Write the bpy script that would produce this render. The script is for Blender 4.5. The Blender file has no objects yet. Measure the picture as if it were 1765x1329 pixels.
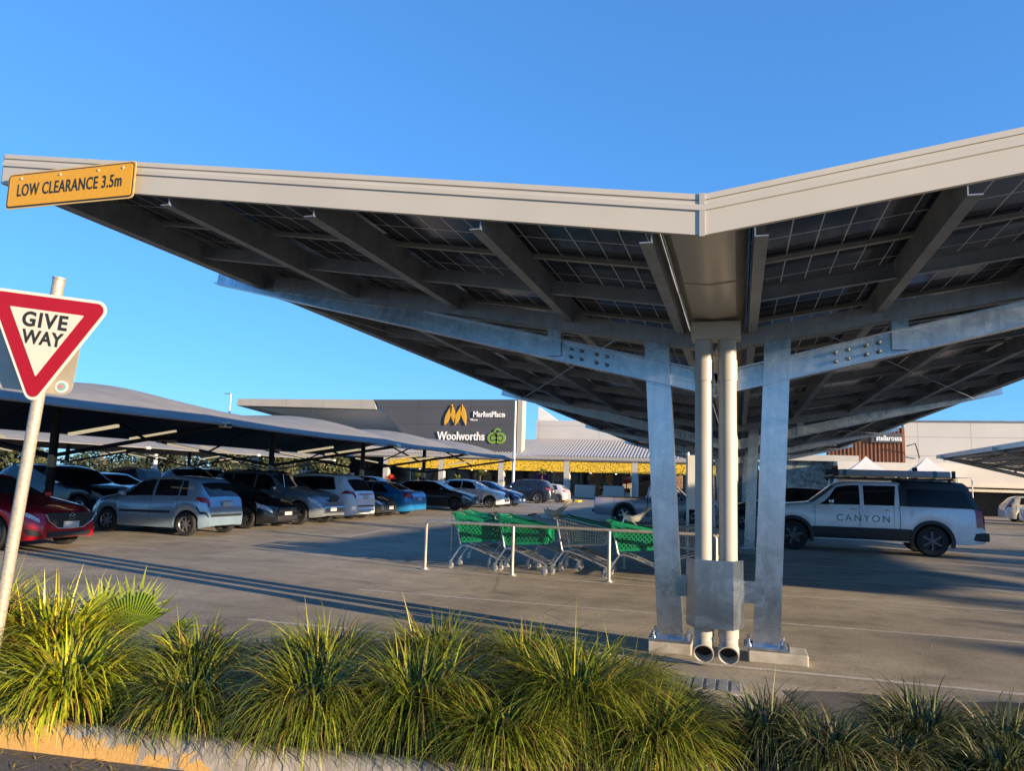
import bpy, bmesh, math, random
import numpy as np
from mathutils import Matrix, Vector
random.seed(7); rng = np.random.default_rng(11)
sc = bpy.context.scene
col = sc.collection
R = math.radians
ORG = {}

# ------------------------------------------------------------------ materials
def nmat(name):
    m = bpy.data.materials.new(name); m.use_nodes = True
    nt = m.node_tree; b = nt.nodes['Principled BSDF']
    return m, nt, b
def link(nt, a, ao, b, bi): nt.links.new(a.outputs[ao], b.inputs[bi])
def ramp(nt, stops):
    r = nt.nodes.new('ShaderNodeValToRGB'); e = r.color_ramp.elements
    while len(e) < len(stops): e.new(0.5)
    for i, (p, c) in enumerate(stops): e[i].position = p; e[i].color = (*c, 1) if len(c) == 3 else c
    return r
def coords(nt, scale=(1, 1, 1), out='Object'):
    t = nt.nodes.new('ShaderNodeTexCoord'); m = nt.nodes.new('ShaderNodeMapping'); m.inputs['Scale'].default_value = scale
    link(nt, t, out, m, 'Vector'); return m
def noise(nt, vec, scale, detail=4, rough=.55, dist=0):
    n = nt.nodes.new('ShaderNodeTexNoise'); n.inputs['Scale'].default_value = scale; n.inputs['Detail'].default_value = detail
    n.inputs['Roughness'].default_value = rough; n.inputs['Distortion'].default_value = dist
    link(nt, vec, 'Vector', n, 'Vector'); return n
def mixc(nt, fac, a, b, mode='MIX'):
    m = nt.nodes.new('ShaderNodeMix'); m.data_type = 'RGBA'; m.blend_type = mode
    for k, s in ((0, fac), (6, a), (7, b)):
        if isinstance(s, (int, float)): m.inputs[k].default_value = s
        elif isinstance(s, tuple): m.inputs[k].default_value = (*s, 1)
        else: nt.links.new(s, m.inputs[k])
    return m
def bump(nt, b, h, strength=.3, dist=.01):
    n = nt.nodes.new('ShaderNodeBump'); n.inputs['Strength'].default_value = strength; n.inputs['Distance'].default_value = dist
    nt.links.new(h, n.inputs['Height']); link(nt, n, 'Normal', b, 'Normal'); return n
def mat(name, c, rough=.6, metal=0., var=.12, vs=6., bmp=0., bs=60., coat=0., spec=None, scale=(1, 1, 1)):
    """a painted / plain surface with a little tonal and gloss variation"""
    m, nt, b = nmat(name); v = coords(nt, scale)
    n = noise(nt, v, vs, 5, .6)
    lo = tuple(max(0, k * (1 - var)) for k in c); hi = tuple(min(1, k * (1 + var)) for k in c)
    r = ramp(nt, [(.3, lo), (.7, hi)]); link(nt, n, 'Fac', r, 'Fac'); link(nt, r, 'Color', b, 'Base Color')
    b.inputs['Roughness'].default_value = rough; b.inputs['Metallic'].default_value = metal
    if coat: b.inputs['Coat Weight'].default_value = coat; b.inputs['Coat Roughness'].default_value = .06
    if spec is not None: b.inputs['Specular IOR Level'].default_value = spec
    if bmp:
        n2 = noise(nt, v, bs, 3); bump(nt, b, n2.outputs['Fac'], bmp, .004)
    return m
M = {}
def galv(name, base, rlo, rhi):
    m, nt, b = nmat(name); v = coords(nt)
    vo = nt.nodes.new('ShaderNodeTexVoronoi'); vo.inputs['Scale'].default_value = 55; link(nt, v, 'Vector', vo, 'Vector')
    n = noise(nt, v, 3.2, 6, .65, 1.2); v2 = coords(nt, (7, 7, .7)); st = noise(nt, v2, 2.2, 4, .6, .6)
    r1 = ramp(nt, [(.28, tuple(k * .78 for k in base)), (.5, tuple(k * .97 for k in base)), (.74, tuple(min(1, k * 1.2) for k in base))])
    link(nt, n, 'Fac', r1, 'Fac')
    r2 = ramp(nt, [(.3, (.72, .74, .76)), (.7, (1, 1, 1))]); link(nt, st, 'Fac', r2, 'Fac')
    mm = mixc(nt, .75, r1.outputs['Color'], r2.outputs['Color'], 'MULTIPLY')
    r3 = ramp(nt, [(0, (.86, .86, .87)), (1, (1, 1, 1))]); link(nt, vo, 'Color', r3, 'Fac')
    m2 = mixc(nt, .6, mm.outputs[2], r3.outputs['Color'], 'MULTIPLY'); nt.links.new(m2.outputs[2], b.inputs['Base Color'])
    mr = nt.nodes.new('ShaderNodeMapRange'); mr.inputs[3].default_value = rlo; mr.inputs[4].default_value = rhi
    link(nt, n, 'Fac', mr, 'Value'); link(nt, mr, 'Result', b, 'Roughness'); b.inputs['Metallic'].default_value = .95
    bump(nt, b, st.outputs['Fac'], .08, .004)
    return m
M['galv'] = galv('galvanised_steel', (.52, .58, .64), .15, .40)
M['galv_dull'] = galv('weathered_galvanised', (.38, .40, .42), .35, .6)
M['rail'] = mat('rail_steel', (.50, .47, .41), .42, .7, .2, 9)
M['chrome'] = mat('chrome', (.62, .63, .64), .2, 1, .1)
M['trolley'] = mat('trolley_steel', (.55, .56, .57), .32, .9, .12)
M['fascia'] = mat('beige_colourbond', (.50, .465, .39), .42, 0, .05, 1.2, coat=.12)
M['rail_grey'] = mat('panel_rail_grey', (.34, .34, .32), .5, .2)
M['gutter'] = mat('gutter_sheet', (.47, .43, .36), .32, .15, .06, 2)
M['pipe'] = mat('cream_pipe', (.40, .375, .325), .42, 0, .08, 3)
M['purlin'] = mat('purlin_steel', (.27, .30, .335), .5, .55, .22, 4)
M['rubber'] = mat('tyre_rubber', (.018, .018, .019), .8, 0, .2, 20)
M['black'] = mat('black_plastic', (.02, .021, .023), .5, 0, .15, 9)
M['dark'] = mat('dark_void', (.008, .009, .011), .6)
M['rim'] = mat('alloy_rim', (.42, .43, .45), .3, .85, .1)
M['rim_dark'] = mat('dark_alloy_rim', (.10, .10, .11), .35, .7, .1)
M['plate'] = mat('number_plate', (.50, .50, .49), .5, 0, .2, 40)
M['lamp'] = mat('clear_lamp', (.50, .51, .52), .12, .0, .35, 14, coat=.6)
M['tail'] = mat('red_lamp', (.34, .012, .02), .2, 0, .25, 14, coat=.6)
M['white'] = mat('white_paint', (.72, .72, .70), .5, 0, .06, 2)
M['cream'] = mat('cream_tube', (.80, .72, .56), .45, 0, .05)
M['concrete'] = mat('concrete', (.36, .33, .28), .85, 0, .3, 5, .5, 90)
M['letter_dark'] = mat('black_lettering', (.02, .02, .02), .5)
M['letter_white'] = mat('white_lettering', (.82, .82, .80), .5)
M['post_dark'] = mat('charcoal_post', (.035, .037, .042), .5, .2, .2)
M['bark'] = mat('bark', (.10, .07, .045), .9, 0, .4, 12, .8, 30)
M['soil'] = mat('mulch_soil', (.055, .036, .022), .95, 0, .55, 14, 1., 40)

def glass(name, c):
    m, nt, b = nmat(name); v = coords(nt); n = noise(nt, v, 2.5, 3)
    r = ramp(nt, [(.3, tuple(k * .5 for k in c)), (.75, tuple(k * 1.6 for k in c))]); link(nt, n, 'Fac', r, 'Fac'); link(nt, r, 'Color', b, 'Base Color')
    b.inputs['Roughness'].default_value = .04; b.inputs['Specular IOR Level'].default_value = .6; b.inputs['Coat Weight'].default_value = .3
    return m
M['glass'] = glass('tinted_glass', (.012, .013, .015))
M['glass2'] = glass('clear_windscreen', (.03, .034, .038))

def paint(name, c, metal=.35, rough=.32):
    m, nt, b = nmat(name); v = coords(nt)
    n = noise(nt, v, 3, 4); r = ramp(nt, [(.3, tuple(k * .9 for k in c)), (.7, tuple(min(1, k * 1.08) for k in c))])
    link(nt, n, 'Fac', r, 'Fac'); link(nt, r, 'Color', b, 'Base Color')
    n2 = noise(nt, v, 22, 5, .7); mr = nt.nodes.new('ShaderNodeMapRange'); mr.inputs[3].default_value = rough - .08; mr.inputs[4].default_value = rough + .12
    link(nt, n2, 'Fac', mr, 'Value'); link(nt, mr, 'Result', b, 'Roughness')
    b.inputs['Metallic'].default_value = metal; b.inputs['Coat Weight'].default_value = .8; b.inputs['Coat Roughness'].default_value = .04
    return m

def asphalt(name, c, tint):
    m, nt, b = nmat(name); v = coords(nt)
    big = noise(nt, v, .22, 5, .6, .4); med = noise(nt, v, 1.7, 6, .65, .3); fine = noise(nt, v, 110, 2, .6)
    vs = coords(nt, (.18, 1.4, 1)); streak = noise(nt, vs, 1.1, 5, .6, .8)
    r1 = ramp(nt, [(.3, tuple(k * .74 for k in c)), (.7, tuple(k * 1.24 for k in tint))]); link(nt, big, 'Fac', r1, 'Fac')
    r2 = ramp(nt, [(.28, (.66, .66, .66)), (.5, (.95, .95, .95)), (.74, (1.14, 1.12, 1.1))]); link(nt, med, 'Fac', r2, 'Fac')
    r4 = ramp(nt, [(.3, (.86, .86, .86)), (.72, (1.08, 1.08, 1.07))]); link(nt, streak, 'Fac', r4, 'Fac')
    r3 = ramp(nt, [(.3, (.5, .5, .5)), (.5, (.95, .95, .95)), (.75, (1.5, 1.48, 1.42))]); link(nt, fine, 'Fac', r3, 'Fac')
    a = mixc(nt, 1, r1.outputs['Color'], r2.outputs['Color'], 'MULTIPLY')
    a2 = mixc(nt, 1, a.outputs[2], r4.outputs['Color'], 'MULTIPLY')
    d = mixc(nt, .75, a2.outputs[2], r3.outputs['Color'], 'MULTIPLY')
    # cracks and oil spots
    vo = nt.nodes.new('ShaderNodeTexVoronoi'); vo.inputs['Scale'].default_value = .55; link(nt, v, 'Vector', vo, 'Vector')
    ro = ramp(nt, [(.0, (.45, .45, .46)), (.09, (.8, .8, .8)), (.16, (1, 1, 1))]); link(nt, vo, 'Distance', ro, 'Fac')
    e = mixc(nt, .55, d.outputs[2], ro.outputs['Color'], 'MULTIPLY')
    wv = mixc(nt, .10, v.outputs['Vector'], noise(nt, v, .9, 4, .6).outputs['Color']); ck = nt.nodes.new('ShaderNodeTexVoronoi'); ck.feature = 'DISTANCE_TO_EDGE'; ck.inputs['Scale'].default_value = .16; nt.links.new(wv.outputs[2], ck.inputs['Vector'])
    rc = ramp(nt, [(.0, (.45, .45, .45)), (.0022, (.6, .6, .6)), (.004, (1, 1, 1))]); link(nt, ck, 'Distance', rc, 'Fac')
    mid = noise(nt, v, 26, 6, .85); rm_ = ramp(nt, [(.32, (.58, .58, .58)), (.68, (1.34, 1.33, 1.3))]); link(nt, mid, 'Fac', rm_, 'Fac')
    e1 = mixc(nt, .8, e.outputs[2], rm_.outputs['Color'], 'MULTIPLY'); e = mixc(nt, .55, e1.outputs[2], rc.outputs['Color'], 'MULTIPLY')
    nt.links.new(e.outputs[2], b.inputs['Base Color'])
    b.inputs['Roughness'].default_value = .88; b.inputs['Specular IOR Level'].default_value = .25
    bump(nt, b, fine.outputs['Fac'], .55, .004)
    return m
M['asphalt'] = asphalt('asphalt', (.31, .272, .215), (.38, .335, .265))
M['asphalt_patch'] = asphalt('asphalt_patch', (.10, .096, .09), (.135, .126, .116))
def line_paint():
    m, nt, b = nmat('worn_line_paint'); v = coords(nt); n = noise(nt, v, 9, 6, .7); f = noise(nt, v, 60, 3, .7)
    a = mixc(nt, .5, n.outputs['Fac'], f.outputs['Fac'])
    r = ramp(nt, [(.38, (.26, .24, .21)), (.52, (.48, .45, .40)), (.7, (.66, .62, .56))]); nt.links.new(a.outputs[2], r.inputs['Fac'])
    link(nt, r, 'Color', b, 'Base Color'); b.inputs['Roughness'].default_value = .8; return m
M['line'] = line_paint()
def kerb_mat():
    m, nt, b = nmat('kerb_worn_yellow_paint'); v = coords(nt)
    n = noise(nt, v, 2.6, 7, .68, .7); f = noise(nt, v, 70, 3, .7)
    g = nt.nodes.new('ShaderNodeSeparateXYZ'); link(nt, v, 'Vector', g, 'Vector')
    rx = nt.nodes.new('ShaderNodeMapRange'); rx.inputs[1].default_value = -4.4; rx.inputs[2].default_value = -1.9; rx.inputs[3].default_value = .17; rx.inputs[4].default_value = -.2
    link(nt, g, 'X', rx, 'Value')
    rz = nt.nodes.new('ShaderNodeMapRange'); rz.inputs[1].default_value = .03; rz.inputs[2].default_value = .15; rz.inputs[3].default_value = .08; rz.inputs[4].default_value = -.10
    link(nt, g, 'Z', rz, 'Value')
    ad = nt.nodes.new('ShaderNodeMath'); link(nt, n, 'Fac', ad, 0); link(nt, rx, 'Result', ad, 1)
    ad2 = nt.nodes.new('ShaderNodeMath'); link(nt, ad, 'Value', ad2, 0); link(nt, rz, 'Result', ad2, 1)
    r = ramp(nt, [(.50, (0, 0, 0)), (.53, (1, 1, 1))]); link(nt, ad2, 'Value', r, 'Fac')
    con = ramp(nt, [(.3, (.20, .175, .14)), (.7, (.42, .37, .30))]); link(nt, noise(nt, v, 11, 6, .7), 'Fac', con, 'Fac')
    yel = ramp(nt, [(.3, (.50, .27, .07)), (.7, (.64, .38, .12))]); link(nt, f, 'Fac', yel, 'Fac')
    x = mixc(nt, r.outputs['Color'], con.outputs['Color'], yel.outputs['Color']); nt.links.new(x.outputs[2], b.inputs['Base Color'])
    b.inputs['Roughness'].default_value = .85; bump(nt, b, f.outputs['Fac'], .4, .004); return m
M['kerb'] = kerb_mat()

def panel_mat():
    """bifacial cells seen from below: dark navy cells, pale gaps"""
    m, nt, b = nmat('solar_cells'); v = coords(nt); g = nt.nodes.new('ShaderNodeSeparateXYZ'); link(nt, v, 'Vector', g, 'Vector')
    def lines(sock, period, width, off=0.):
        a = nt.nodes.new('ShaderNodeMath'); a.operation = 'ADD'; a.inputs[1].default_value = off + 100 * period; link(nt, g, sock, a, 0)
        mo = nt.nodes.new('ShaderNodeMath'); mo.operation = 'MODULO'; mo.inputs[1].default_value = period; link(nt, a, 'Value', mo, 0)
        lt = nt.nodes.new('ShaderNodeMath'); lt.operation = 'LESS_THAN'; lt.inputs[1].default_value = width; link(nt, mo, 'Value', lt, 0); return lt
    lx = lines('X', .205, .009, .03); ly = lines('Y', 1.125, .013, .0); lf = lines('Y', .047, .010)
    mx = nt.nodes.new('ShaderNodeMath'); mx.operation = 'MAXIMUM'; link(nt, lx, 'Value', mx, 0); link(nt, ly, 'Value', mx, 1)
    n = noise(nt, v, 1.3, 3); cell = ramp(nt, [(.3, (.014, .019, .038)), (.7, (.030, .038, .066))]); link(nt, n, 'Fac', cell, 'Fac')
    a = mixc(nt, lf.outputs['Value'], cell.outputs['Color'], (.055, .060, .072))
    c = mixc(nt, mx.outputs['Value'], a.outputs[2], (.78, .79, .80)); nt.links.new(c.outputs[2], b.inputs['Base Color'])
    b.inputs['Roughness'].default_value = .13; b.inputs['Specular IOR Level'].default_value = .6
    return m
M['panel'] = panel_mat()

def perforated(name, c, scale, rough=.4):
    """moulded plastic pierced by staggered holes"""
    m, nt, b = nmat(name); v = coords(nt, (1, 1, 1))
    g = nt.nodes.new('ShaderNodeSeparateXYZ'); link(nt, v, 'Vector', g, 'Vector')
    ad = nt.nodes.new('ShaderNodeMath'); link(nt, g, 'X', ad, 0); link(nt, g, 'Y', ad, 1)
    cmb = nt.nodes.new('ShaderNodeCombineXYZ'); link(nt, ad, 'Value', cmb, 'X'); link(nt, g, 'Z', cmb, 'Y')
    rot = nt.nodes.new('ShaderNodeMapping'); rot.inputs['Rotation'].default_value = (0, 0, R(45)); rot.inputs['Scale'].default_value = (scale, scale, 1); link(nt, cmb, 'Vector', rot, 'Vector')
    ck = nt.nodes.new('ShaderNodeTexVoronoi'); ck.inputs['Randomness'].default_value = 0; ck.inputs['Scale'].default_value = 1; ck.voronoi_dimensions = '2D'; link(nt, rot, 'Vector', ck, 'Vector')
    lt = nt.nodes.new('ShaderNodeMath'); lt.operation = 'GREATER_THAN'; lt.inputs[1].default_value = .30; link(nt, ck, 'Distance', lt, 0)
    b.inputs['Base Color'].default_value = (*c, 1); b.inputs['Roughness'].default_value = rough
    n = noise(nt, v, 5, 3); r = ramp(nt, [(.3, tuple(k * .8 for k in c)), (.7, tuple(min(1, k * 1.2) for k in c))]); link(nt, n, 'Fac', r, 'Fac'); link(nt, r, 'Color', b, 'Base Color')
    link(nt, lt, 'Value', b, 'Alpha'); return m
M['green_mesh'] = perforated('green_trolley_plastic', (.004, .15, .065), 17)
M['green'] = mat('green_plastic', (.004, .16, .07), .35, 0, .15)

# ------------------------------------------------------------------ mesh collector
class MB:
    def __init__(s): s.v = []; s.f = []; s.m = []
    def add(s, vs, fs, m=0):
        o = len(s.v); s.v += [tuple(float(a) for a in p) for p in vs]
        for f in fs: s.f.append(tuple(i + o for i in f)); s.m.append(m)
        return s
    def box(s, c, d, rot=None, m=0, bev=0.):
        x, y, z = (k / 2 for k in d); c = Vector(c)
        if bev <= 0:
            vs = [Vector((i * x, j * y, k * z)) for i in (-1, 1) for j in (-1, 1) for k in (-1, 1)]
            fs = [(0, 1, 3, 2), (4, 6, 7, 5), (0, 4, 5, 1), (2, 3, 7, 6), (0, 2, 6, 4), (1, 5, 7, 3)]
        else:
            bm = bmesh.new(); bmesh.ops.create_cube(bm, size=1)
            for v in bm.verts: v.co = Vector((v.co.x * 2 * x, v.co.y * 2 * y, v.co.z * 2 * z))
            bmesh.ops.bevel(bm, geom=bm.edges[:], offset=min(bev, x * .9, y * .9, z * .9), segments=2, affect='EDGES', profile=.5)
            bm.verts.index_update(); vs = [v.co.copy() for v in bm.verts]; fs = [tuple(v.index for v in f.verts) for f in bm.faces]; bm.free()
        if rot is not None: vs = [rot @ v for v in vs]
        return s.add([v + c for v in vs], fs, m)
    def hexa(s, p, m=0):
        """8 corners: bottom 4 ccw then top 4 ccw"""
        return s.add(p, [(3, 2, 1, 0), (4, 5, 6, 7), (0, 1, 5, 4), (1, 2, 6, 5), (2, 3, 7, 6), (3, 0, 4, 7)], m)
    def bar(s, a, b, w, h, up=(0, 0, 1), m=0):
        """rectangular section from a to b; w across, h along up"""
        a = Vector(a); b = Vector(b); d = (b - a).normalized(); u = Vector(up); sd = d.cross(u).normalized(); u = sd.cross(d).normalized()
        p = []
        for e in (a, b):
            for i, j in ((-1, -1), (1, -1), (1, 1), (-1, 1)): p.append(e + sd * (i * w / 2) + u * (j * h / 2))
        return s.add(p, [(0, 1, 2, 3), (7, 6, 5, 4), (0, 4, 5, 1), (1, 5, 6, 2), (2, 6, 7, 3), (3, 7, 4, 0)], m)
    def cee(s, a, b, w, h, t=.012, up=(0, 0, 1), m=0):
        """C-channel: web plus two flanges (w signed gives the side they point to)"""
        a = Vector(a); b = Vector(b); d = (b - a).normalized(); u = Vector(up); sd = d.cross(u).normalized(); u = sd.cross(d).normalized()
        s.bar(a, b, t, h, u, m)
        o = sd * (w / 2 + math.copysign(t / 2, w)) if w else sd * 0
        for k in (-1, 1):
            q = u * (k * (h / 2 - t / 2)); s.bar(a + o + q, b + o + q, abs(w), t, u, m)
        return s
    def tube(s, pts, r, n=10, cap=True, m=0):
        pts = [Vector(p) for p in pts]; rs = r if isinstance(r, (list, tuple)) else [r] * len(pts)
        o = len(s.v); ref = None
        for i, p in enumerate(pts):
            t = (pts[min(i + 1, len(pts) - 1)] - pts[max(i - 1, 0)]).normalized()
            if ref is None: ref = t.orthogonal().normalized()
            ref = (ref - t * ref.dot(t)).normalized(); q = t.cross(ref)
            for k in range(n):
                a = 2 * math.pi * k / n; s.v.append(tuple(p + (ref * math.cos(a) + q * math.sin(a)) * rs[i]))
        for i in range(len(pts) - 1):
            for k in range(n):
                s.f.append((o + i * n + k, o + i * n + (k + 1) % n, o + (i + 1) * n + (k + 1) % n, o + (i + 1) * n + k)); s.m.append(m)
        if cap:
            s.f.append(tuple(o + k for k in range(n))[::-1]); s.m.append(m)
            e = o + (len(pts) - 1) * n; s.f.append(tuple(e + k for k in range(n))); s.m.append(m)
        return s
    def lathe(s, prof, c=(0, 0, 0), axis='z', n=24, m=0):
        """prof: (radius, height) pairs"""
        o = len(s.v); c = Vector(c)
        for (r, h) in prof:
            for k in range(n):
                a = 2 * math.pi * k / n; x, y = r * math.cos(a), r * math.sin(a)
                p = (x, y, h) if axis == 'z' else ((x, h, y) if axis == 'y' else (h, x, y)); s.v.append(tuple(c + Vector(p)))
        for i in range(len(prof) - 1):
            for k in range(n):
                s.f.append((o + i * n + k, o + i * n + (k + 1) % n, o + (i + 1) * n + (k + 1) % n, o + (i + 1) * n + k)); s.m.append(m)
        return s
    def prism(s, poly, t, mt, m=0):
        """2-D outline (x, y) extruded from z=0 to t, then placed by the matrix"""
        n = len(poly); vs = [mt @ Vector((x, y, z)) for z in (0, t) for x, y in poly]
        fs = [tuple(range(n))[::-1], tuple(range(n, 2 * n))] + [(i, (i + 1) % n, n + (i + 1) % n, n + i) for i in range(n)]
        return s.add(vs, fs, m)
    def grid(s, P, m=0, flip=False):
        """rows of points"""
        nr, nc = len(P), len(P[0]); vs = [p for r in P for p in r]
        fs = [(i * nc + j, i * nc + j + 1, (i + 1) * nc + j + 1, (i + 1) * nc + j) for i in range(nr - 1) for j in range(nc - 1)]
        if flip: fs = [f[::-1] for f in fs]
        return s.add(vs, fs, m)
    def text(s, body, size, mt, bold=0., depth=.004, align='CENTER', sx=1., space=1., m=0):
        cu = bpy.data.curves.new('t', 'FONT'); cu.body = body; cu.size = size; cu.align_x = align; cu.align_y = 'CENTER'
        cu.offset = bold; cu.extrude = depth / 2; cu.space_character = space; cu.resolution_u = 5
        o = bpy.data.objects.new('t', cu); col.objects.link(o); dg = bpy.context.evaluated_depsgraph_get(); ev = o.evaluated_get(dg); me = ev.to_mesh()
        vs = [mt @ Vector((v.co.x * sx, v.co.y, v.co.z + depth / 2)) for v in me.vertices]; fs = [tuple(p.vertices) for p in me.polygons]
        ev.to_mesh_clear(); bpy.data.objects.remove(o); bpy.data.curves.remove(cu)
        return s.add(vs, fs, m)
    def build(s, name, mats, parent=None, smooth=None):
        me = bpy.data.meshes.new(name); vs = s.v
        if parent is not None and parent.name in ORG:
            L, rz = ORG[parent.name]; Mi = Matrix.Rotation(-rz, 4, 'Z') @ Matrix.Translation(-Vector(L)); vs = [tuple(Mi @ Vector(p)) for p in vs]
        me.from_pydata(vs, [], s.f)
        if not isinstance(mats, (list, tuple)): mats = [mats]
        for k in mats: me.materials.append(k)
        if len(mats) > 1: me.polygons.foreach_set('material_index', s.m)
        if smooth is not None:
            me.polygons.foreach_set('use_smooth', [True] * len(me.polygons)); me.set_sharp_from_angle(angle=R(smooth))
        me.update(); o = bpy.data.objects.new(name, me); col.objects.link(o)
        if parent is not None:
            o.parent = parent
            if parent.name in ORG: ORG[o.name] = ORG[parent.name]
        return o
def tag(o, label=None, cat=None, group=None, kind=None):
    if label: o['label'] = label
    if cat: o['category'] = cat
    if group: o['group'] = group
    if kind: o['kind'] = kind
    return o
def thing(name, label, cat, loc=(0, 0, 0), rz=0., group=None, world=False):
    o = bpy.data.objects.new(name, None); col.objects.link(o); o.location = loc; o.rotation_euler = (0, 0, rz); o.empty_display_size = .2
    tag(o, label, cat, group)
    if world: ORG[o.name] = (tuple(loc), rz)
    return o
KIDS = {}
def copy_tree(o, parent=None):
    c = o.copy(); col.objects.link(c); c.parent = parent
    for ch in [x for x in sc.objects if x.parent == o]: copy_tree(ch, c)
    return c
def face_minus_y(c):   # local x -> X, y -> Z, z -> -Y
    return Matrix.Translation(Vector(c)) @ Matrix(((1, 0, 0, 0), (0, 0, -1, 0), (0, 1, 0, 0), (0, 0, 0, 1)))
def rrect(w, h, r, n=5):
    p = []
    for cx, cy, a0 in ((w / 2 - r, h / 2 - r, 0), (-w / 2 + r, h / 2 - r, 90), (-w / 2 + r, -h / 2 + r, 180), (w / 2 - r, -h / 2 + r, 270)):
        for k in range(n + 1): a = R(a0 + 90 * k / n); p.append((cx + r * math.cos(a), cy + r * math.sin(a)))
    return p
# ------------------------------------------------------------------ ground, markings, planting bed
def flat(name, x0, x1, y0, y1, z, m, label=None):
    b = MB(); b.add([(x0, y0, z), (x1, y0, z), (x1, y1, z), (x0, y1, z)], [(0, 1, 2, 3)]); o = b.build(name, m); o['kind'] = 'structure'; return o
flat('ground', -900, 900, -300, 1500, 0, M['asphalt'])
lm = MB()
def mark(x0, y0, x1, y1, w=.085, z=.004):
    d = Vector((x1 - x0, y1 - y0, 0)).normalized(); n = Vector((-d.y, d.x, 0)) * (w / 2)
    k = max(2, int((Vector((x1 - x0, y1 - y0, 0)).length) / .4)); P = [[], []]
    for i in range(k + 1):
        p = Vector((x0 + (x1 - x0) * i / k, y0 + (y1 - y0) * i / k, z)); P[0].append(p - n); P[1].append(p + n)
    lm.grid(P, flip=True)
for k in range(15): mark(-5.3, 7.55 + 2.6 * k, 4.9, 7.55 + 2.6 * k)
for k in range(-1, 20): mark(-17.5, 10.6 + 2.6 * k, -11.6, 10.6 + 2.6 * k)
for k in range(15): mark(13.5, 7.55 + 2.6 * k, 24, 7.55 + 2.6 * k)
mark(-10.0, 18.3, -10.6, 22.3, .11); mark(-8.4, 24.5, -8.9, 27.5, .1)
mark(-9.4, 62.4, -3, 62.4, .3); mark(-9.4, 64, -3, 64, .3); mark(-9.4, 60.8, -3, 60.8, .3)
lo = lm.build('road_markings', M['line']); lo['kind'] = 'structure'
# darker repaired asphalt to the right of the footing
pb = MB(); pts = [(.35, 6.85), (.8, 7.0), (1.7, 7.05), (2.0, 7.22), (2.9, 7.25), (5, 7.3), (5, 6.2), (2.2, 6.15), (.5, 6.1)]
pb.add([(x, y, .004) for x, y in pts], [tuple(range(len(pts)))[::-1]]); o = pb.build('asphalt_patch', M['asphalt_patch']); o['kind'] = 'structure'
kd = Vector((1, .085, 0)).normalized(); kn = Vector((-kd.y, kd.x, 0)); K0 = Vector((-4.18, 3.60, 0))
def kp(s, t, z): return K0 + kd * s + kn * t + Vector((0, 0, z))
# foreground carriageway sheet
fb = MB(); fb.add([kp(-9, -9, .004), kp(9, -9, .004), kp(9, 0, .004), kp(-9, 0, .004)], [(0, 1, 2, 3)]); o = fb.build('road', M['asphalt_patch']); o['kind'] = 'structure'
prof = [(0, 0), (.02, .09), (.05, .125), (.09, .14), (.16, .142), (.19, .13), (.2, .06)]
kb = MB(); P = []
for i in range(121):
    s = -3 + 12 * i / 120; j = .012 * math.sin(s * 3.1) + .008 * math.sin(s * 9.7 + 1)
    P.append([kp(s, t + j * (z > .03) * .6, z + (.006 * math.sin(s * 5.3 + t * 9) if z > .05 else 0)) for t, z in prof])
kb.grid(P); o = kb.build('kerb', M['kerb'], smooth=60); o['kind'] = 'structure'
def tb(s): return 1.75 if s < 3.2 else max(1.05, 1.75 - .42 * (s - 3.2))
sb = MB(); P = []
for i in range(41):
    s = -3 + 12 * i / 40; P.append([kp(s, t, .11 + .03 * math.sin(s * 4 + t * 7) * (0 < t < 2) + .03 * math.sin(t / tb(s) * 3.1)) for t in np.linspace(.195, tb(s) , 9)])
sb.grid(P); o = sb.build('planting_bed_soil', M['soil'], smooth=60); o['kind'] = 'structure'
fk = MB(); P = []
for i in range(61):
    s = -3 + 12 * i / 60; P.append([kp(s, t - 1.75 + tb(s), z) for t, z in ((1.75, .05), (1.75, .135), (1.78, .15), (1.88, .15), (1.91, .13), (1.92, 0))])
fk.grid(P); o = fk.build('kerb', M['concrete'], smooth=40); o['kind'] = 'structure'

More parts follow.
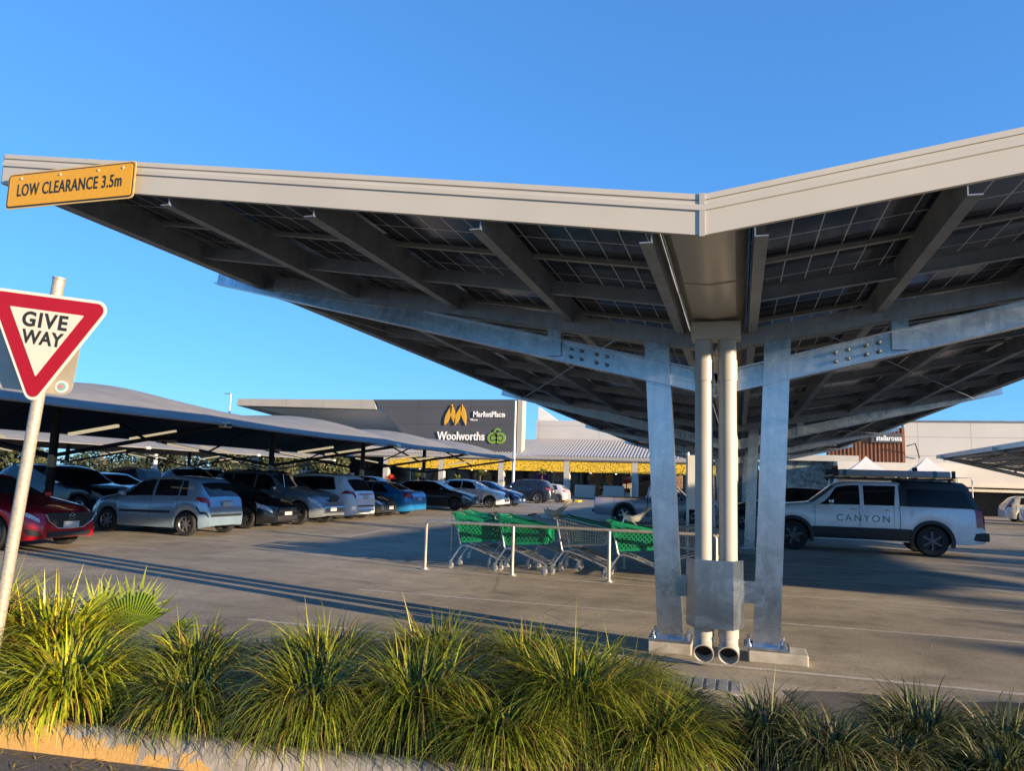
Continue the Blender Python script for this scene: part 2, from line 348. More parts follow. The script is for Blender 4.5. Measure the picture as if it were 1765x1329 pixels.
# ------------------------------------------------------------------ solar canopy
XC, YF = -.21, 4.75
S1 = .144
FRAMES = [8.0, 20.3, 32.6, 44.9]; YE = 47.2
def zroof(x): return 3.41 + S1 * abs(x - XC)        # underside of the panels
def canopy(label, dx=0., y0=YF, frames=FRAMES, ye=YE, full=True, dz=0.):
    T = thing('solar_canopy', label, 'solar canopy', (XC + dx, frames[0], 0), 0, world=True)
    W = 5.93
    def X(o): return XC + dx + o
    def zr(o): return 3.41 + dz + S1 * abs(o)
    # fascia: front, one sheet per wing, pressed with two ribs
    for sg in (-1, 1):
        b = MB(); P = []
        pr = [(.02, -.19), (0, -.185), (0, -.03), (-.010, -.024), (-.010, .012), (0, .018), (0, .036), (.012, .037), (.012, .047), (0, .048), (0, .085), (.03, .09), (.10, .09)]
        for k in range(2):
            o = sg * (W if k else 0); P.append([(X(o), y0 + t, zr(o) + h) for t, h in pr])
        b.grid(P, flip=sg < 0); b.build('fascia', M['fascia'], T)
        b = MB(); b.hexa([(X(sg * W), y0 + .01, zr(W) - .18), (X(sg * (W + .02)), y0 + .01, zr(W) - .18), (X(sg * (W + .02)), ye, zr(W) - .18), (X(sg * W), ye, zr(W) - .18),
                          (X(sg * W), y0 + .01, zr(W) + .09), (X(sg * (W + .02)), y0 + .01, zr(W) + .09), (X(sg * (W + .02)), ye, zr(W) + .09), (X(sg * W), ye, zr(W) + .09)])
        b.build('fascia', M['fascia'], T)
    b = MB(); b.box((X(0), y0 - .003, zr(0) - .05), (.035, .010, .285)); b.build('fascia_joint', M['gutter'], T)
    # panels: 5 across each wing, 2.25 m along
    ys = [y0 + .06] + [y0 + 1.45 + 2.25 * k for k in range(40) if y0 + 1.45 + 2.25 * k < ye] + [ye]
    xs = [.255, 1.43, 2.58, 3.73, 4.88, 5.91]
    rest = MB(); nrest = 0
    for j in range(len(ys) - 1):
        for sg in (-1, 1):
            for i in range(5):
                a, c = xs[i] + .002, xs[i + 1] - .002; ya, yb = ys[j] + .002, ys[j + 1] - .002
                near = full and j < 9; b = MB() if near else rest
                z = lambda o: zr(o) + .02
                q = [(X(sg * a), ya, z(a)), (X(sg * c), ya, z(c)), (X(sg * c), yb, z(c)), (X(sg * a), yb, z(a))]
                if sg < 0: q = [q[1], q[0], q[3], q[2]]
                b.hexa(q + [(p[0], p[1], p[2] + .03) for p in q])
                if near: b.build('solar_panel', M['panel'], T)
    if rest.v: o = rest.build('solar_panel_array', M['panel'], T); o['kind'] = 'stuff'
    # purlins along Y
    for sg in (-1, 1):
        for o in (.32, 1.5, 2.83, 4.16, 5.5):
            h = .24; zz = zr(o) - h / 2 - .01; b = MB(); b.cee((X(sg * o), y0 + .03, zz), (X(sg * o), ye - .03, zz), .075 * sg, h, .008)
            b.build('purlin', M['purlin'], T)
        # panel joint rails and bridging along X
        for j in range(1, len(ys) - 1):
            b = MB(); b.bar((X(sg * .35), ys[j], zr(.35) - .015), (X(sg * 5.88), ys[j], zr(5.88) - .015), .05, .035); b.build('panel_rail', M['rail_grey'], T)
            if j < 12:
                b = MB()
                for a, c in ((.34, 1.48), (1.52, 2.81), (2.85, 4.14), (4.18, 5.48)):
                    b.cee((X(sg * a), ys[j] + .62, zr(a) - .13), (X(sg * c), ys[j] + .62, zr(c) - .13), .05, .13, .006)
                b.build('bridging', M['purlin'], T)
    # gutter trough with seams
    b = MB(); g = [(-.30, .01), (-.25, -.10), (-.2, -.15), (0, -.172), (.2, -.15), (.25, -.10), (.30, .01)]
    y = y0 + .006; P = []
    seam = [y0 + .45 + .85 * k for k in range(int((ye - y0) / .85))]
    st = [y] + [v for s in seam for v in (s, s + .004, s + .03)] + [ye]; lift = [0] + [v for s in seam for v in (0, .012, .012)] + [0]
    lv = 0
    for yy in st:
        k = sum(1 for s in seam if yy > s + .001) % 2
        P.append([(X(a), yy, zr(0) + h - .0 + (.010 if k else 0)) for a, h in g])
    b.grid(P); b.build('gutter', M['gutter'], T, smooth=25)
    for f, fy in enumerate(frames):
        # columns: splayed pair
        for sg in (-1, 1):
            c = MB(); bx, tx = (-.45, -.61) if sg < 0 else (.46, .60); w = .125; d = .075
            zt = 3.17 + dz
            q = [(X(bx - w), fy - d, .14), (X(bx + w), fy - d, .14), (X(bx + w), fy + d, .14), (X(bx - w), fy + d, .14),
                 (X(tx - w), fy - d, zt), (X(tx + w), fy - d, zt), (X(tx + w), fy + d, zt), (X(tx - w), fy + d, zt)]
            c.hexa(q); co = c.build('column', M['galv'], T)
            p = MB(); p.box((X(bx), fy, .125), (.42, .34, .03), bev=.004)
            for i in (-1, 1):
                for j in (-1, 1):
                    p.lathe([(0, .205), (.014, .205), (.014, .16), (.026, .16), (.026, .139)], (X(bx + i * .165), fy + j * .12, 0), n=6)
            p.build('base_plate', M['galv'], co)
            ft = MB()
            if f == 0 and full:
                if sg < 0: ft.box((X(bx), fy, .053), (.42, .36, .108), bev=.01)
                else: ft.box((X(bx + .10), fy - .02, .053), (.54, .36, .106), bev=.012)
            else: ft.box((X(bx), fy, .053), (.5, .42, .106), bev=.01)
            ft.build('footing', M['concrete'], co)
        for sg in (-1, 1):
            # rafter (upper) and lower chord
            b = MB(); p0 = (X(0), fy - .02, 3.115 + dz); p1 = (X(sg * 5.3), fy - .02, 3.115 + .166 * 5.3 + dz)
            b.bar(p0, p1, .17, .17); b.build('rafter', M['galv_dull'], T)
            b = MB(); z0 = 2.69; k = .236
            q0 = (X(0.), fy + .02, z0 + dz); q1 = (X(sg * 6.2), fy + .02, z0 + k * 6.2 + dz)
            b.bar(q0, q1, .07, .235); b.bar(Vector(q0) + Vector((0, -.04, -.115)), Vector(q1) + Vector((0, -.04, -.115)), .16, .012); b.bar(Vector(q0) + Vector((0, -.04, .115)), Vector(q1) + Vector((0, -.04, .115)), .16, .012)
            b.bar(Vector(q0) + Vector((0, -.037, .0)), Vector(q1) + Vector((0, -.037, 0)), .012, .05)
            b.build('lower_chord', M['galv'], T)
            b = MB(); o = 1.72 * sg
            b.box((X(o), fy - .0, 3.2 + dz), (.15, .12, .36)); b.build('stub_post', M['galv'], T)
            if f < 2:
                b = MB()
                for i in range(4):
                    for j in (-1, 1):
                        o = sg * (1.14 + .115 * i + (.05 if i > 1 else 0)); b.lathe([(0, -.030), (.012, -.028), (.019, -.016), (.019, 0)], (X(o), fy - .045, z0 + k * abs(o) + j * .045 + dz - .0), 'y', 6)
                b.build('splice_bolt', M['galv_dull'], T)
    # wind bracing rods
    for j in range(len(frames) - 1):
        for sg in (-1, 1):
            b = MB(); a = (X(sg * 5.6), frames[j] + .1, zr(5.6) - .3); c = (X(sg * 1.0), frames[j + 1] - .1, zr(1.0) - .3)
            b.tube([a, c], .008, 6); b.tube([(a[0], c[1], a[2]), (c[0], a[1], c[2])], .008, 6); b.build('brace_rod', M['galv_dull'], T)
    # rain head, down pipes, guard on the first frame
    for f, fy in enumerate(frames[:3]):
        py = fy - .52
        b = MB(); b.box((X(.01), py, 3.145 + dz), (.46, .24, .17), bev=.008); b.build('rain_head', M['gutter'], T)
        for px in (-.105, .115):
            b = MB(); c = (X(px), py)
            b.tube([(*c, 3.1 + dz), (*c, .30), (*c, .22), (c[0], c[1] - .02, .165), (c[0], c[1] - .07, .14)], .084, 22, cap=False)
            b.tube([(*c, 2.86 + dz), (*c, 2.66 + dz)], .092, 22); b.tube([(*c, .40), (*c, .27)], .092, 22)
            # open elbow mouth facing out
            cm = Vector((c[0], c[1] - .10, .135)); d = Vector((0, -.86, -.32)).normalized()
            o0 = cm - d * .10; b.tube([o0, cm + d * .02], .094, 22, cap=False); b.tube([cm + d * .02, cm + d * .0201], [.094, .083], 22, cap=False); b.tube([cm + d * .02, o0], .083, 22, cap=False)
            pp = b.build('downpipe', M['pipe'], T, smooth=40)
            k = MB(); k.tube([o0 + d * .01, o0 + d * .012], .083, 22); k.build('pipe_mouth', M['dark'], pp)
        if f == 0:
            b = MB(); yb = py - .16; z0, z1 = .36, .975
            pl = [(-.27, .18), (-.18, 0), (.16, 0), (.25, .18)]
            out = [(X(a), yb + t) for a, t in pl]; inn = [(X(a * .985), yb + t + .006) for a, t in pl]
            for i in range(3):
                b.hexa([(*out[i], z0), (*out[i + 1], z0), (*inn[i + 1], z0), (*inn[i], z0), (*out[i], z1), (*out[i + 1], z1), (*inn[i + 1], z1), (*inn[i], z1)])
            b.build('pipe_guard', M['galv'], T)
            b = MB(); b.box((X(-.30), py + .1, .70), (.16, .012, .20)); b.build('guard_bracket', M['galv'], T)
            b = MB(); b.box((X(.33), py + .1, .68), (.22, .012, .20)); b.build('guard_bracket', M['galv'], T)
    return T
SC = canopy('large silver framed solar canopy with butterfly roof over twin splayed columns beside the trolley bay')
SC2 = canopy('distant solar canopy cut by the right edge, its wing above two white cars', dx=19.6, y0=8.7, frames=[11.9, 22.2, 34.5, 46.8, 58], ye=60, full=False)
# drain grate in front of the pipe mouths
T = thing('drain_grate', 'grey slotted drain grate set in the asphalt below the two pipe mouths', 'drain', (-.28, 6.72, 0), 0, world=True)
b = MB(); b.box((-.28, 6.72, .012), (.66, .40, .02)); b.build('frame', M['concrete'], T)
b = MB()
for i in range(6): b.box((-.53 + .1 * i, 6.72, .028), (.075, .34, .012), bev=.003)
b.build('grate_bar', mat('grate_iron', (.30, .31, .33), .5, .5, .2), T)

# low clearance sign hung flat on the fascia
m_yel = mat('amber_sign_face', (.72, .35, .008), .42, 0, .05, 30)
T = thing('clearance_sign', 'long amber low clearance sign with black border on the canopy corner', 'sign', (-5.33, 4.70, 3.82), 0, world=True)
c = (-5.325, 4.705, 3.97)
b = MB(); b.prism(rrect(1.345, .318, .035), .004, face_minus_y(c)); b.build('sign_plate', mat('pale_amber_edge', (.62, .42, .14), .45), T)
b = MB(); b.prism(rrect(1.318, .292, .03), .003, face_minus_y((c[0], c[1] - .0045, c[2]))); b.build('border', M['letter_dark'], T)
b = MB(); b.prism(rrect(1.296, .270, .022), .003, face_minus_y((c[0], c[1] - .008, c[2]))); b.build('sign_face', m_yel, T)
b = MB(); b.text('LOW CLEARANCE 3.5m', .150, face_minus_y((c[0], c[1] - .0115, c[2] - .005)), .0016, .002, sx=.66, space=1.08); b.build('lettering', M['letter_dark'], T)
b = MB()
for sx in (-.52, -.1, .3, .55): b.lathe([(0, -.006), (.010, -.005), (.012, 0)], (c[0] + sx, c[1] - .011, c[2] + .105), 'y', 10)
b.build('screw', M['fascia'], T)

# give way sign
ctr = Vector((-4.408, 3.821, 2.524)); th_, ph_, ps_ = .257, -.108, .06
e0 = Vector((math.cos(th_), math.sin(th_), 0)); n0 = Vector((math.sin(th_), -math.cos(th_), 0)); u0 = Vector((0, 0, math.cos(ps_))) + n0 * math.sin(ps_)
ex = e0 * math.cos(ph_) + u0 * math.sin(ph_); ey = u0 * math.cos(ph_) - e0 * math.sin(ph_); nz = ex.cross(ey)
Ms = Matrix.Translation(ctr) @ Matrix(((ex.x, ey.x, nz.x, 0), (ex.y, ey.y, nz.y, 0), (ex.z, ey.z, nz.z, 0), (0, 0, 0, 1)))
def triu(side, r): 
    h = side * math.sqrt(3) / 2; k = 1 - r / (h / 3); out = []
    for (x, y), a0 in zip([(side / 2, h / 3), (-side / 2, h / 3), (0, -2 * h / 3)], (-30, 90, 210)):
        for i in range(7): a = R(a0 + 120 * i / 6); out.append((x * k + r * math.cos(a), y * k + r * math.sin(a)))
    return out
pole_b = Vector((-4.702, 3.896, .08)) - nz * .06
T = thing('give_way_sign', 'red and white triangular give way sign on a leaning galvanised pole', 'sign', tuple(pole_b), 0, world=True)
up = ey; mid = ctr - nz * .06
pt = mid + ey * .375
b = MB(); dirp = (pt - pole_b).normalized()
b.tube([pole_b, pole_b + dirp * (pt - pole_b).length], .038, 20); b.tube([pt, pt + dirp * .012], .042, 20)
b.build('pole', mat('galvanised_pole', (.38, .35, .29), .5, .3, .25, 60), T, smooth=40)
b = MB(); b.prism(triu(.895, .066), .003, Ms); b.build('sign_plate', mat('sign_white', (.62, .58, .50), .45, 0, .04), T)
b = MB(); b.prism(triu(.828, .048), .002, Ms @ Matrix.Translation((0, 0, .0035))); b.build('red_border', mat('sign_red', (.30, .002, .010), .4, 0, .06), T)
b = MB(); b.prism(triu(.51, .004), .002, Ms @ Matrix.Translation((0, 0, .006))); b.build('sign_face', mat('sign_face_white', (.58, .54, .45), .45, 0, .04, 3), T)
b = MB(); b.text('GIVE', .134, Ms @ Matrix.Translation((0, .074, .0085)), .0042, .0015, space=1.16); b.text('WAY', .126, Ms @ Matrix.Translation((.002, -.042, .0085)), .0036, .0015, sx=.93, space=1.02)
b.build('lettering', M['letter_dark'], T)
# back of another sign on the same pole, seen behind the triangle
yw = R(-14); bx_ = Vector((math.cos(yw), -math.sin(yw), -.09)).normalized(); bc = ctr - nz * .13 - ey * .11 - ex * .125; bn = Vector((-math.sin(yw), -math.cos(yw), 0)); bn = (bn - bx_ * bn.dot(bx_)).normalized(); by = bn.cross(bx_)
Mb = Matrix.Translation(bc) @ Matrix(((bx_.x, by.x, bn.x, 0), (bx_.y, by.y, bn.y, 0), (bx_.z, by.z, bn.z, 0), (0, 0, 0, 1)))
b = MB(); b.prism(rrect(.62, .58, .06), .004, Mb); bp = b.build('rear_plate', mat('bare_aluminium_back', (.42, .39, .33), .55, .3, .08), T)
b = MB(); b.prism([(.045 * math.cos(i * .524), .04 * math.sin(i * .524)) for i in range(12)], .002, Mb @ Matrix.Translation((.235, -.235, .0045))); b.prism([(.033 * math.cos(i * .7), .03 * math.sin(i * .7)) for i in range(9)], .001, Mb @ Matrix.Translation((.235, -.235, .0068)), 1); b.prism([(.018 * math.cos(i * .9), .016 * math.sin(i * .9)) for i in range(7)], .001, Mb @ Matrix.Translation((.23, -.235, .008)), 2)
b.build('sticker', [M['letter_white'], mat('sticker_teal', (.12, .38, .30), .5), mat('sticker_pink', (.6, .16, .28), .5)], bp)
# ------------------------------------------------------------------ vehicles
def smooth1(xs, zs, q, sg=.05):
    d = np.arange(xs[0] - .4, xs[-1] + .4, .01); y = np.interp(d, xs, zs); k = np.exp(-.5 * (np.arange(-30, 31) * .01 / sg) ** 2); k /= k.sum()
    yy = np.convolve(np.pad(y, 30, mode='edge'), k, mode='valid'); return np.interp(q, d, yy)
WHEELS = {}
def wheel_mesh(r, w, style):
    key = (round(r, 3), round(w, 3), style)
    if key in WHEELS: return WHEELS[key]
    ri = r * (.66 if style != 'steel' else .62); b = MB()
    b.lathe([(ri * .96, -w * .46), (ri * 1.05, -w * .5), (r * .90, -w * .52), (r * .97, -w * .44), (r, -w * .3), (r, w * .3), (r * .97, w * .44), (r * .90, w * .52), (ri * 1.05, w * .5), (ri * .96, w * .46)], axis='y', n=36)
    for k in range(36):
        a = 2 * math.pi * k / 36
        b.box((r * 1.0 * math.cos(a), 0, r * 1.0 * math.sin(a)), (.012, w * .62, .022), Matrix.Rotation(-a, 3, 'Y'))
    t = b.build('wheel', M['rubber'], None, 35); tm = t.data; bpy.data.objects.remove(t)
    b = MB(); o = w * .40
    b.lathe([(ri * .98, -w * .45), (ri * .93, -w * .46), (ri * .88, -w * .38), (ri * .86, w * .2), (ri, w * .45)], axis='y', n=36)
    b.lathe([(0, -w * .12), (ri * .86, -w * .10)], axis='y', n=36, m=1)
    b.lathe([(0, -o * 1.04), (ri * .17, -o * 1.02), (ri * .2, -o * .8), (ri * .2, -w * .1)], axis='y', n=18)
    ns = {'five': 5, 'seven': 7, 'ten': 10, 'six': 6, 'steel': 7}.get(style.replace('_dark', ''), 5)
    for k in range(ns):
        a = 2 * math.pi * k / ns
        for da, wd in ((0, ri * .22 if ns < 8 else ri * .12),):
            c, s_ = math.cos(a + da), math.sin(a + da); P = []
            for rad, yy, hw in ((ri * .12, -o, wd * .55), (ri * .55, -o * 1.0, wd * .42), (ri * .93, -o * .98, wd * .62)):
                P.append([(rad * c - hw * s_, yy, rad * s_ + hw * c), (rad * c + hw * s_, yy, rad * s_ - hw * c)])
            b.grid(P); b.grid([[(x, y + .02, z) for x, y, z in row] for row in P], flip=True)
            for e in (0, 1): b.grid([[row[e] for row in P], [(row[e][0], row[e][1] + .03, row[e][2]) for row in P]], flip=bool(e))
    t = b.build('rim', [M['rim_dark'] if 'dark' in style else M['rim'], M['black']], None, 35); rm = t.data; bpy.data.objects.remove(t)
    WHEELS[key] = (tm, rm); return tm, rm

class Body:
    """a car shell lofted over stations from tail (x=0) to nose (x=L)"""
    def __init__(s, L, W, top, belt, wb, fo, r, gc=.19, roofw=.60, taper=(.24, .30), arch=.055, bulge=.0):
        s.L, s.W, s.top, s.belt, s.r, s.gc = L, W, top, belt, r, gc; s.roofw = roofw; s.taper = taper
        s.xf = L - fo; s.xr = L - fo - wb; s.Ra = r + arch
        s.tx, s.tz = zip(*top); s.bx, s.bz = zip(*belt)
    def zt(s, x): return float(smooth1(s.tx, s.tz, x, .045))
    def zs(s, x): return min(float(smooth1(s.bx, s.bz, x, .06)), s.zt(x) - .015)
    def w(s, x):
        h = s.W / 2; e = .85
        if x > s.L - e: u = (x - s.L + e) / e; return h * (1 - s.taper[1] * u ** 2.6)
        if x < e * .8: u = 1 - x / (e * .8); return h * (1 - s.taper[0] * u ** 2.8)
        return h
    def zb(s, x):
        z = s.gc + .05 * max(0, (x - s.L + .5) / .5) ** 2 + .06 * max(0, 1 - x / .5) ** 2
        for xw in (s.xf, s.xr):
            d = s.Ra ** 2 - (x - xw) ** 2
            if d > 0: z = max(z, s.r + math.sqrt(d))
        return z
    def sec(s, x):
        w, zb, zs, zt = s.w(x), s.zb(x), s.zs(x), s.zt(x); H = zs - zb; g = min(1, max(0, (zt - zs - .03) / .38))
        wr = s.W / 2 * s.roofw * (w / (s.W / 2)) ; sh = w - .055
        ye = (1 - g) * sh * .90 + g * wr * 1.12; ze = zs + (zt - zs) * (.62 * (1 - g) + .88 * g)
        p = [(max(.05, w - .30), zb + .02), (w - .035, zb), (w - .005, zb + H * .12), (w + .004, zb + H * .45), (w, zb + H * .66), (w - .014, zb + H * .86), (sh, zs)]
        for t in (.02, .34, .67, 1.): p.append((sh + (ye - sh) * t + .018 * math.sin(math.pi * t) * g, zs + (ze - zs) * t))
        p += [(ye * .93, ze + (zt - ze) * .55), (ye * .72, ze + (zt - ze) * .88), (ye * .38, zt), (0, zt + .008)]
        return p
    NP = 15
    def stations(s):
        xs = set(np.linspace(0, s.L, 64).round(3)) | {0, .015, .04, .09, s.L - .015, s.L - .04, s.L - .09, s.L}
        for xw in (s.xf, s.xr):
            xs = {x for x in xs if abs(x - xw) > s.Ra + .012}
            for k in range(19): xs.add(xw + s.Ra * math.cos(math.pi * k / 18) * .9995)
            xs |= {xw - s.Ra - .004, xw + s.Ra + .004}
        return sorted(min(s.L, max(0, x)) for x in xs)
    def P(s, x, u, side=1, off=0.):
        """a point on the shell; u runs 0 (sill) to 14 (roof centre); beyond 14 mirrors over"""
        if u > 14: u = 28 - u; side = -side
        def q(x, u):
            a = s.sec(x); i = min(int(u), 13); f = u - i; return np.array([x, a[i][0] * (1 - f) + a[i + 1][0] * f, a[i][1] * (1 - f) + a[i + 1][1] * f])
        p = q(x, u)
        if off:
            e = .02; xa, xb = max(0, x - e), min(s.L, x + e); du = q(x, min(14, u + .12)) - q(x, max(0, u - .12)); dx = q(xb, u) - q(xa, u)
            n = np.cross(dx, du); l = np.linalg.norm(n)
            if l > 1e-9: n = n / l; p = p + n * off * (1 if n @ np.array([0, max(p[1], .02), .3]) >= 0 else -1)
        return (p[0] - s.L / 2, p[1] * side, p[2])
    def patch(s, b, xb, xt, u0, u1, side=-1, n=14, k=6, off=.006, m=0):
        """overlay between u0 and u1: xb, xt give the x-range along the lower and the upper edge"""
        rows = []
        for i in range(k + 1):
            v = i / k; xa = xb[0] + (xt[0] - xb[0]) * v; xc = xb[1] + (xt[1] - xb[1]) * v
            rows.append([s.P(xa + (xc - xa) * j / n, u0 + (u1 - u0) * v, side, off) for j in range(n + 1)])
        b.grid(rows, m)
    def shell(s):
        b = MB(); xs = s.stations(); rows = []
        for x in xs:
            h = s.sec(x); L = [(x - s.L / 2, -y, z) for y, z in h]; Rr = [(x - s.L / 2, y, z) for y, z in h[:-1]][::-1]
            rows.append([(x - s.L / 2, 0, h[0][1] - .005)] + L + Rr + [(x - s.L / 2, 0, h[0][1] - .005)])
        b.grid(rows)
        for r_, fl in ((rows[0], True), (rows[-1], False)):
            n = len(b.v); b.v += r_[:-1]; f = tuple(range(n, n + len(r_) - 1)); b.f.append(f if fl else f[::-1]); b.m.append(0)
        return b
def vehicle(name, label, cat, pos, face, L, W, top, belt, wb, fo, r, colour, group, gc=.19, roofw=.60, taper=(.24, .30), rimst='five', tw=.21,
            sidewin=(), ws=None, rw=None, win_u=(7.15, 9.85), head=None, tail=None, grille=None, lowgrille=None, plate_f=None, plate_r=None, clad=False, flare=False,
            mirror=None, handles=(), rails=False, side_strip=None, metal=.35, rough=.3, extra=None, bright=False, glassm=None, wsm=None):
    T = thing(name, label, cat, (pos[0], pos[1], 0), 0 if face > 0 else math.pi, group)
    B = Body(L, W, top, belt, wb, fo, r, gc, roofw, taper)
    pm = paint('paint_' + name + str(round(pos[1])), colour, metal, rough)
    body = B.shell().build('body', pm, T, 38)
    hL = L / 2
    # wheel wells and under-tray
    b = MB()
    for xw in (B.xf, B.xr):
        b.grid([[(xw - hL + (B.Ra - .01) * math.cos(a), y, r + (B.Ra - .01) * math.sin(a)) for y in (-W / 2 + .1, -W / 2 + .34, W / 2 - .34, W / 2 - .1)] for a in np.linspace(-.25, math.pi + .25, 20)])
        for sd in (-1, 1): b.grid([[(xw - hL + q * (B.Ra - .01) * math.cos(a), sd * (W / 2 - .34), r + q * (B.Ra - .01) * math.sin(a)) for q in (0, 1)] for a in np.linspace(-.1, math.pi + .1, 16)])
    b.box((0, 0, gc + .15), (L - 1.3, W * .55, .1)); b.build('underbody', M['dark'], T)
    tm, rm = wheel_mesh(r, tw, rimst)
    for xw in (B.xf, B.xr):
        for sd in (-1, 1):
            o = bpy.data.objects.new('wheel', tm); col.objects.link(o); o.parent = T; o.location = (xw - hL, sd * (W / 2 - tw * .5 - .012), r); o.rotation_euler = (0, .4 * xw, 0 if sd < 0 else math.pi)
            q = bpy.data.objects.new('rim', rm); col.objects.link(q); q.parent = o
    gm = glassm or M['glass']
    for sd in (-1, 1):
        for xb, xt in sidewin:
            b = MB(); B.patch(b, xb, xt, win_u[0], win_u[1], sd, off=.005); b.build('side_window', gm, T, 60)
        if head:
            b = MB(); B.patch(b, head[0], head[1], head[2], head[3], sd, 8, 4, .010); b.build('headlight', M['lamp'], T, 60)
        if tail:
            b = MB(); B.patch(b, tail[0], tail[1], tail[2], tail[3], sd, 8, 4, .010); b.build('taillight', M['tail'], T, 60)
        if clad:
            b = MB(); B.patch(b, (B.xr + B.Ra + .03, B.xf - B.Ra - .03), (B.xr + B.Ra + .03, B.xf - B.Ra - .03), 1.0, clad if clad is not True else 2.6, sd, 10, 3, .008); b.build('sill_trim', M['black'], T, 60)
        if flare:
            for xw in (B.xf, B.xr):
                b = MB(); rows = []
                for k in range(25):
                    a = math.pi * (-.10 + 1.20 * k / 24); rows.append([])
                    for rad, yo in ((B.Ra - .015, -.05), (B.Ra - .01, .016), (B.Ra + .045, .026), (B.Ra + .085, .012), (B.Ra + .09, -.02)):
                        x = xw + rad * math.cos(a); z = r + rad * math.sin(a); rows[-1].append((x - hL, sd * (B.w(min(max(x, .01), L - .01)) + yo), z))
                b.grid(rows, flip=sd > 0); b.build('wheel_arch_flare', M['black'], T, 50)
        if mirror:
            b = MB(); x = mirror; u = B.P(x, 6.6, sd); b.box((u[0] - .01, u[1] + sd * .10, u[2] + .09), (.13, .19, .13), bev=.04); b.box((u[0] + .02, u[1] + sd * .02, u[2] + .045), (.06, .12, .05), bev=.01)
            b.build('mirror', M['chrome'] if bright else pm, T, 50)
        for hx in handles:
            b = MB(); u = B.P(hx, 5.2, sd); b.box((u[0], u[1] + sd * .012, u[2]), (.19, .035, .03), bev=.01); b.build('door_handle', M['chrome'] if bright else pm, T, 40)
        # door shut lines
        b = MB()
        for x in handles:
            rows = [[B.P(x - .12 + k * .008, u, sd, .0025) for u in np.linspace(2.2, 6.0, 8)] for k in (0, 1)]; b.grid(rows)
        if handles:
            x = handles[-1] + 1.0; b.grid([[B.P(x + k * .008, u, sd, .0025) for u in np.linspace(2.2, 6.0, 8)] for k in (0, 1)])
            b.build('door_gap', M['dark'], T)
        if side_strip:
            b = MB(); B.patch(b, side_strip[0], side_strip[0], side_strip[1], side_strip[2], sd, 10, 2, .012); b.build('side_moulding', M['black'], T)
        if rails:
            b = MB(); x0, x1 = rails; b.tube([Vector(B.P(x, 10.9, sd)) + Vector((0, 0, .045 if 0 < i < 8 else 0)) for i, x in enumerate(np.linspace(x0, x1, 9))], .016, 6); b.build('roof_rail', M['black'], T, 60)
    if ws:
        b = MB(); rows = []
        for i in range(9):
            x = ws[0] + (ws[1] - ws[0]) * i / 8; ua = 10.3 + (.25 if i in (0, 8) else 0); rows.append([B.P(x, u, -1, .006) for u in np.linspace(ua, 28 - ua, 19)])
        b.grid(rows); wo = b.build('windscreen', wsm or M['glass2'], T, 60)
    if rw:
        b = MB(); rows = []
        for i in range(9):
            x = rw[0] + (rw[1] - rw[0]) * i / 8; rows.append([B.P(x, u, -1, .006) for u in np.linspace(10.5, 17.5, 19)])
        b.grid(rows); b.build('rear_window', gm, T, 60)
    def onface(front, y, z, d, nm, m, bev=.01, out=.0, parent=None):
        b = MB(); x = (hL + out) if front else (-hL - out); b.box((x, y, z), d, bev=bev); return b.build(nm, m, parent or T, 40)
    if grille: onface(1, 0, grille[0], (.03, grille[1], grille[2]), 'grille', M['black'])
    if lowgrille: onface(1, 0, lowgrille[0], (.03, lowgrille[1], lowgrille[2]), 'lower_grille', M['black'])
    if plate_f: onface(1, 0, plate_f, (.014, .37, .125), 'number_plate', M['plate'], .004, .028)
    if plate_r: onface(0, 0, plate_r, (.014, .37, .125), 'number_plate', M['plate'], .004, .016)
    if extra: extra(T, B, pm)
    return T, B
def P_hatch(L, H, hood=.92, rear=.45):   # generic modern five-door
    return [(0, .52), (.03, .92), (.10, 1.02), (rear + .1, H - .12), (rear + .4, H - .03), (L * .40, H), (L * .50, H - .03), (L * .70, hood + .10), (L * .80, hood + .02), (L - .35, hood - .13), (L - .08, hood - .26), (L, .52)]
G1 = 'cars parked in the row under the shade sails'
